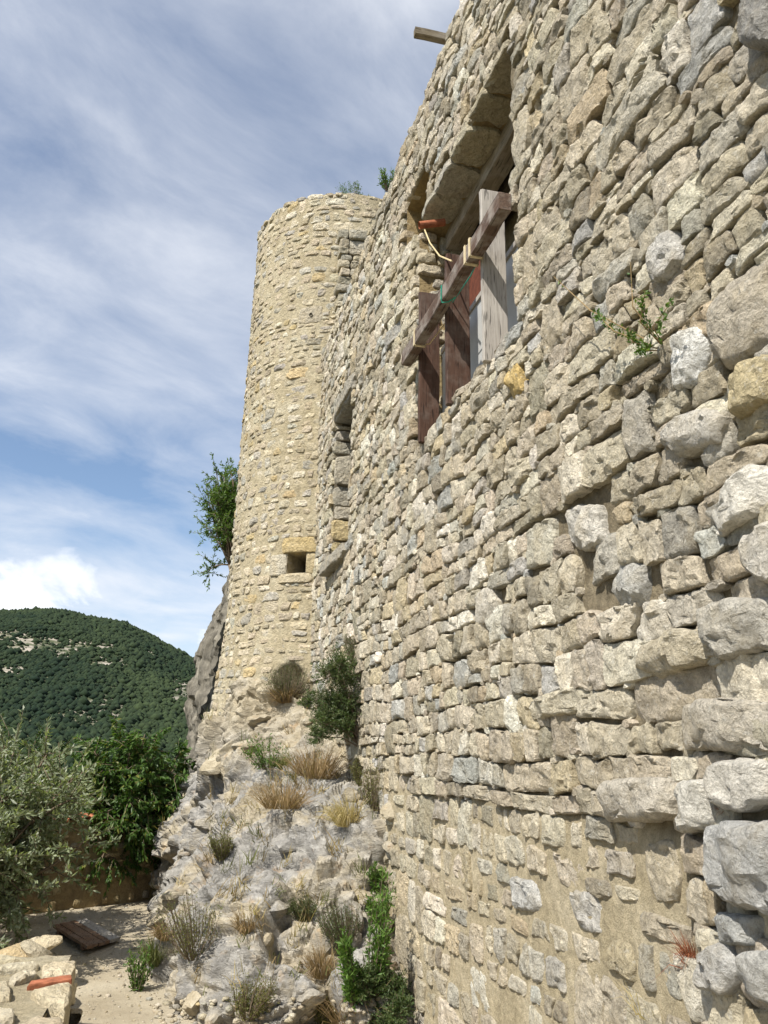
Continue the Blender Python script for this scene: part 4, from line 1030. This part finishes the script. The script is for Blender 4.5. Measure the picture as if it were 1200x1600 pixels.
def tree(name, label, cat, base, ctr, rad, nl, nt, per, ln, wd, ca, cb_, trunk_r, seed, droop=0., twig=(.25, .5), extra=None, up=.2, mat=None, squash=None, inner=.35, out_bias=.8):
    rs = np.random.default_rng(seed); base, ctr, rad = map(np.array, (base, ctr, rad)); root = thing(name, label, cat, tuple(base))
    tr = MB(); fork = base+(ctr-base)*np.array([.5, .5, .45])
    mid = (base+fork)/2+rs.normal(size=3)*.06*np.array([1, 1, .3])
    tr.add(*tube([base-np.array([0, 0, .08]), base+(mid-base)*.15, mid, fork], [trunk_r*1.5, trunk_r*1.1, trunk_r*.9, trunk_r*.75], 9))
    P = []; D = []
    for i in range(nl):
        v = rs.normal(size=3); v /= np.linalg.norm(v); v[2] = v[2]*.9+up; v /= np.linalg.norm(v)
        tip = ctr+v*rad*rs.uniform(inner, .95); m1 = fork+(tip-fork)*.45+rs.normal(size=3)*.12*rad+np.array([0, 0, .12*rad[2]])
        ts = np.linspace(0, 1, 7)[:, None]; path_ = (1-ts)**2*fork+2*ts*(1-ts)*m1+ts**2*tip
        tr.add(*tube(path_, list(np.linspace(trunk_r*.42, .006, 7)), 5))
        for j in range(nt):
            t_ = rs.uniform(.3, 1)**.7; k = min(int(t_*6), 5); s0 = path_[k]+(path_[k+1]-path_[k])*(t_*6-k)
            dv_ = rs.normal(size=3)*.7+(s0-ctr)/rad*out_bias+np.array([0, 0, up]); dv_ /= np.linalg.norm(dv_); lt = rs.uniform(*twig)
            bend = np.array([0, 0, -droop*.5]); s1 = s0+dv_*lt*.5+bend*lt*.15; s2 = s0+dv_*lt+bend*lt*.6
            tr.add(*tube([s0, s1, s2], [.006, .004, .002], 3))
            a = rs.uniform(.1, 1, per)[:, None]; pp = (1-a)**2*s0+2*a*(1-a)*s1+a*a*s2
            P.append(pp); D.append((s2-s0)[None]/lt*.7+rs.normal(size=(per, 3))*.6)
    P = np.concatenate(P); D = np.concatenate(D)
    V, F, c = leaves(rs, P, D, ln, wd, lcol(rs, len(P), ca, cb_, extra), droop=droop)
    tr.build('trunk', M_BARK, root, smooth=True)
    obj('crown', V, F, mat or M_LEAF, root, c)
    return root
# olive
tree('olive_tree', 'grey-green olive tree with slender pale leaves over the low parapet', 'tree', (-2.1, 9.3, .0), (-1.72, 9.6, 1.25), (1.32, 1.45, 1.15), 100, 19, 30, .075, .025, (.12, .15, .075), (.27, .30, .20), .085, 21, up=.12, extra=(.30, .32, .25), twig=(.25, .55))
tree('fruit_tree', 'dense dark green fruit tree with drooping leaves beside the rock', 'tree', (-.25, 13.75, -.02), (-.33, 13.15, 1.46), (.95, .80, 1.12), 70, 20, 26, .095, .036, (.035, .078, .016), (.085, .15, .032), .07, 22, droop=.75, up=.15, extra=(.14, .15, .035), twig=(.2, .45))
tree('shade_tree', 'dark bushy tree added between the olive and the garden wall to shade the path', 'tree', (-2.3, 11.2, .0), (-1.62, 11.25, 1.42), (.85, .6, .95), 40, 14, 20, .075, .028, (.025, .05, .014), (.06, .095, .028), .05, 23, droop=.2, up=.1)  # tree added to cast shade on the path end, mostly hidden by the olive
# tree on the cliff behind the tower
cb2 = at_y(352, 905, 17.2)
tree('cliff_tree', 'upright light-leaved green tree on the cliff behind the round tower', 'tree', (cb2.x+.16, 17.2, cb2.z-.35), (cb2.x-.03, 17.2, cb2.z+1.12), (.86, .7, 1.65), 58, 14, 22, .085, .026, (.06, .12, .025), (.13, .20, .05), .05, 24, up=.75, twig=(.25, .55), inner=.3, out_bias=.5)

def shrub(name, label, cat, px, py, w_px, h_px, kind, seed, lean=None, pos=None, nstem=None, group=None):
    """a tuft or small shrub rooted where the pixel ray meets rock, wall or path"""
    rs = np.random.default_rng(seed)
    if pos is None:
        p, nrm = hit(px, py)
        if p is None: print('no hit', label); return
    else: p, nrm = Vector(pos), Vector((0, 0, 1))
    d = (p-EYE).length; k = d/FPX; H = h_px*k; W = w_px*k*.5
    root = thing(name, label, cat, tuple(p), group)
    up = np.array([0, 0, 1.])+np.array(nrm)*(.14 if kind == 'rosemary' else .32 if abs(nrm.z) < .7 else .1)
    if lean is not None: up = up+np.array(lean)
    p = np.array(p)-np.array(nrm)*.015
    if kind in ('dry', 'straw', 'grass', 'red'):
        n = nstem or int(170+330*min(1, W/.2)); col = {'dry': ((.20, .135, .07), (.34, .24, .13)), 'straw': ((.36, .28, .13), (.52, .43, .23)), 'grass': ((.085, .11, .035), (.19, .19, .075)), 'red': ((.22, .07, .035), (.32, .12, .06))}[kind]
        V = []; F = []; C = []; cc = lcol(rs, n, *col)
        for i in range(n):
            a = rs.uniform(0, 6.283); rr = W*.45*math.sqrt(rs.random()); b0 = p+np.array([rr*math.cos(a), rr*math.sin(a), 0])
            dv_ = up*rs.uniform(.5, 1.1)+np.array([math.cos(a), math.sin(a), 0])*rs.uniform(.1, 1.2)*W/max(H, .05)*1.1+rs.normal(size=3)*.15
            dv_ = dv_/np.linalg.norm(dv_)*H*rs.uniform(.55, 1.1); s = np.cross(dv_, rs.normal(size=3)); s = s/np.linalg.norm(s)*rs.uniform(.0009, .0021)*max(1, d/6)
            m_ = b0+dv_*.55; t_ = b0+dv_*1.05-np.array([0, 0, rs.uniform(.05, .6)*H]); o_ = len(V)
            V += [b0-s, b0+s, m_+s*.8, m_-s*.8, t_]; F += [(o_, o_+1, o_+2, o_+3), (o_+3, o_+2, o_+4)]; C += [cc[i]]*5
        obj('blades', V, F, M_DRY, root, np.array(C))
    else:
        prm = {'thyme': (90, 42, .020, .006, (.055, .075, .03), (.12, .135, .06), .9), 'green': (26, 26, .038, .013, (.05, .11, .022), (.12, .19, .04), .7),
               'rosemary': (240, 60, .026, .009, (.04, .075, .024), (.12, .155, .06), .9), 'olivegreen': (60, 34, .022, .007, (.09, .10, .03), (.18, .17, .06), .9), 'weed': (16, 60, .06, .014, (.06, .13, .025), (.14, .22, .05), .25)}[kind]
        ns, per, ln, wd, ca, cb_, spread = prm; ns = nstem or ns; st = MB(); P = []; D = []
        if kind == 'rosemary':                              # lumpy bush: twigs radiate from several uneven heads
            upn = up/np.linalg.norm(up); heads = []
            for i in range(20):
                a = rs.uniform(0, 6.283); e_ = rs.uniform(.02, .9); rr = W*rs.uniform(.1, .78)*math.sqrt(max(.2, 1-(1.6*e_-.8)**2*.7))
                hd = p+upn*H*e_*.85+np.array([math.cos(a), math.sin(a), 0])*rr; 
                if hd[0] > 1.88: hd[0] = 3.76-hd[0]              # keeps clear of the wall face
                heads.append(hd)
                st.add(*tube([p, p+(hd-p)*.5+np.array([0, 0, .05*H]), hd], [.008, .006, .004], 4))
            for hd in heads:
                R_ = W*rs.uniform(.34, .58)
                for i in range(52):
                    v = rs.normal(size=3); v[2] += .5; v /= np.linalg.norm(v); l_ = R_*rs.uniform(.5, 1.15); tip = hd+v*l_+np.array([0, 0, .1*l_])
                    st.add(*tube([hd+v*l_*.2, tip], [.002, .001], 3)); t_ = rs.uniform(.25, 1, 26)[:, None]
                    P.append(hd+(tip-hd)*t_+rs.normal(size=(26, 3))*.007); D.append(rs.normal(size=(26, 3))*.6+v*.8)
            ns = 0
        for i in range(ns):
            a = rs.uniform(0, 6.283); rr = math.sqrt(rs.random()); b0 = p+np.array([math.cos(a), math.sin(a), 0])*W*(.55 if kind == 'rosemary' else .25)*rr
            out = np.array([math.cos(a), math.sin(a), 0])*W*(1.05*rr)*(1 if spread > .5 else .5)
            tip = p+out+up/np.linalg.norm(up)*H*rs.uniform(.55, 1.05)*math.sqrt(max(.15, 1-.55*rr*rr)); mdp = b0+(tip-b0)*.5+np.array([0, 0, .06*H])+out*.15
            st.add(*tube([b0, mdp, tip], [.004, .003, .0015], 3))
            t_ = rs.uniform(.08, 1, per)[:, None]; P.append((1-t_)**2*b0+2*t_*(1-t_)*mdp+t_*t_*tip+rs.normal(size=(per, 3))*.008*(2 if W > .15 else 1))
            D.append(rs.normal(size=(per, 3))*.6+(tip-b0)/np.linalg.norm(tip-b0)*.8)
        P = np.concatenate(P); D = np.concatenate(D); V, F, c = leaves(rs, P, D, ln, wd, lcol(rs, len(P), ca, cb_))
        st.build('stem', M_BARK, root); obj('foliage', V, F, M_LEAF, root, c)
    return root
PL = [
 ('shrub', 'large dark green bush growing at the foot of the wall beside the tower', 'bush', 564, 1170, 120, 165, 'rosemary'),
 ('shrub', 'slim dark sprig standing above the large bush against the wall', 'bush', 560, 1050, 34, 60, 'thyme'),
 ('grass_tuft', 'brown dead grass hanging below the hollow in the tower', 'grass', 446, 1098, 50, 40, 'dry'),
 ('shrub', 'olive-green shrub rooted in the wall face below the large bush', 'bush', 586, 1266, 58, 78, 'olivegreen'),
 ('shrub', 'little olive-green sprig in the wall above a straw tuft', 'bush', 562, 1228, 26, 44, 'olivegreen'),
 ('grass_tuft', 'straw-yellow grass tuft spilling over the rock beside the wall', 'grass', 540, 1292, 60, 62, 'straw'),
 ('grass_tuft', 'thick brown dry grass on the ledge between tower and bush', 'grass', 492, 1215, 100, 72, 'dry'),
 ('grass_tuft', 'brown dry grass sprawling over the grey rock shoulder', 'grass', 440, 1262, 110, 62, 'dry'),
 ('shrub', 'fresh green herb with bare twigs on the rock ledge', 'herb', 415, 1202, 70, 54, 'green'),
 ('grass_tuft', 'yellow-green grass beside the fresh herb on the ledge', 'grass', 436, 1200, 46, 34, 'grass'),
 ('shrub', 'yellowish shrub halfway down the left edge of the rock', 'bush', 345, 1345, 40, 48, 'olivegreen'),
 ('shrub', 'broad yellow-green shrub low on the rock above the path', 'bush', 300, 1500, 86, 96, 'olivegreen'),
 ('grass_tuft', 'fawn rounded tuft in the middle of the grey rock face', 'grass', 384, 1458, 40, 44, 'dry'),
 ('shrub', 'low grey-green cushion on the rock face right of the fawn tuft', 'bush', 474, 1438, 46, 34, 'thyme'),
 ('shrub', 'small bright green sprig on the pointed lower wall', 'herb', 588, 1392, 24, 46, 'green'),
 ('shrub', 'grey-green bush against the wall foot beside the tall weed', 'bush', 538, 1486, 64, 76, 'thyme'),
 ('weed', 'tall bright green weed with narrow leaves at the wall foot', 'weed', 583, 1560, 56, 175, 'weed'),
 ('weed', 'shorter green weed with narrow leaves in front of the tall one', 'weed', 552, 1580, 46, 120, 'weed'),
 ('shrub', 'green weed top leaning on the wall above the tall weed', 'weed', 592, 1445, 34, 50, 'green'),
 ('shrub', 'large low green bush spreading at the very foot of the wall', 'bush', 596, 1618, 96, 96, 'rosemary'),
 ('grass_tuft', 'red-brown dead stems fanning out beside the large low bush', 'grass', 540, 1600, 90, 90, 'dry'),
 ('grass_tuft', 'rusty grass streak down the rock near the tall weeds', 'grass', 500, 1530, 44, 60, 'dry'),
 ('grass_tuft', 'green grass clump at the foot of the rock', 'grass', 390, 1592, 60, 60, 'olivegreen'),
 ('shrub', 'dull green shrub low on the rock next to the dead stems', 'bush', 508, 1606, 40, 50, 'olivegreen'),
 ('shrub', 'scraggy green weed with yellow tips on the sandy path', 'weed', 214, 1548, 36, 62, 'green'),
 ('grass_tuft', 'grey-green tuft at the path side of the rock', 'grass', 240, 1510, 34, 54, 'grass'),
 ('grass_tuft', 'dry grass low on the rock corner above the path', 'grass', 256, 1470, 30, 36, 'dry'),
 ('grass_tuft', 'wispy straw growing out of the lower wall beside the big boulder', 'grass', 1010, 1590, 90, 60, 'straw'),
 ('grass_tuft', 'red dry moss in the gap above the big projecting boulder', 'moss', 1140, 1272, 60, 24, 'red'),
 ('grass_tuft', 'red dry moss in the vertical joint below the big boulder', 'moss', 1082, 1520, 16, 60, 'red'),
]
for i, q in enumerate(PL):
    n_st = {'wispy': 30}.get(q[1].split()[0])
    if 'dead stems' in q[1]: n_st = 150
    shrub(q[0], q[1], q[2], q[3], q[4], q[5], q[6], q[7], 500+i, nstem=n_st)
u_, v_ = on_tower(462, 1100); q = tmap(np.array(u_), np.array(v_), np.array(.22))
shrub('shrub', 'green cushion plant filling the hollow in the tower foot', 'bush', 0, 0, 80, 62, 'thyme', 640, pos=tuple(float(k) for k in q), nstem=190)
# thin dry grass in the cracks of the rock
rs = np.random.default_rng(91); V = []; F = []; C = []; cnt = 0
while cnt < 130:
    p, nrm = hit(rs.uniform(240, 600), rs.uniform(1120, 1600))
    if p is None or nrm.z < .25 or p.x > 1.93 or p.z < .05: continue
    cnt += 1; H = rs.uniform(.05, .16); n = int(rs.uniform(8, 26)); base = np.array([(.26, .19, .09), (.40, .32, .16), (.13, .14, .05)][rs.integers(3)]); ang0 = rs.uniform(0, 6.28)
    for i in range(n):
        b0 = np.array(p)+rs.normal(size=3)*.03-np.array(nrm)*.02; dv_ = np.array([0, 0, .8])+np.array(nrm)*.5+np.array([math.cos(ang0), math.sin(ang0), 0])*.4+rs.normal(size=3)*.45
        dv_ *= H*rs.uniform(.5, 1.1); s_ = np.cross(dv_, rs.normal(size=3)); s_ = s_/np.linalg.norm(s_)*rs.uniform(.002, .005); o_ = len(V)
        V += [b0-s_, b0+s_, b0+dv_*.6+s_*.7, b0+dv_*.6-s_*.7, b0+dv_-np.array([0, 0, .2*H])]; F += [(o_, o_+1, o_+2, o_+3), (o_+3, o_+2, o_+4)]; C += [base*rs.uniform(.7, 1.2)]*5
stuff(tag(obj('dry_grass', V, F, M_DRY, col=np.array(C)), 'thin dry grass sprouting from cracks all over the rock', 'grass'))
# plants on the tower and wall heads
p = at_y(545, 308, 12.3); shrub('shrub', 'bright green leafy shrub sprouting on the tower top', 'bush', 0, 0, 44, 46, 'green', 601, pos=(p.x, 12.3, TTOP+.02), nstem=44)
p = at_y(570, 310, 12.4); shrub('shrub', 'smaller green sprout beside the leafy shrub on the tower top', 'bush', 0, 0, 30, 34, 'green', 602, pos=(p.x, 12.4, TTOP+.02), nstem=30)
p = at_x(611, 262, WX+.03); shrub('shrub', 'lone green sprig on the head of the castle wall', 'bush', 0, 0, 30, 44, 'green', 603, pos=(WX-.0, p.y, WTOP-.02), nstem=26)
# trailing weed rooted in the wall face
rs = np.random.default_rng(77); p, nrm = hit(1042, 548); root = thing('wall_weed', 'trailing green weed with a dry brown stalk growing out of the wall face', 'weed', tuple(p))
st = MB(); P = []; D = []
for tipx, tipy, n_ in ((930, 488, 90), (985, 520, 70), (1008, 455, 80), (1050, 470, 50), (1000, 545, 50), (865, 432, 14), (985, 410, 10)):
    tip = at_x(tipx, tipy, WX-.16); m_ = (p+tip)/2+Vector((-.10, 0, -.03)); st.add(*tube([p, p*.25+m_*.5+tip*.25+Vector((-.03, 0, 0)), tip], [.004, .003, .0015], 4))
    t_ = rs.uniform(.25, 1, n_)[:, None]; P.append((1-t_)**2*np.array(p)+2*t_*(1-t_)*np.array(m_)+t_*t_*np.array(tip)); D.append(rs.normal(size=(n_, 3))+np.array((tip-p).normalized())*.5)
P = np.concatenate(P)+rs.normal(size=(sum(len(x) for x in P), 3))*.006; V, F, c = leaves(rs, P, np.concatenate(D), .026, .012, lcol(rs, len(P), (.05, .11, .025), (.13, .19, .05)))
st.build('stem', plain('dry_stalk', (.28, .2, .1)), root); obj('foliage', V, F, M_LEAF, root, c)
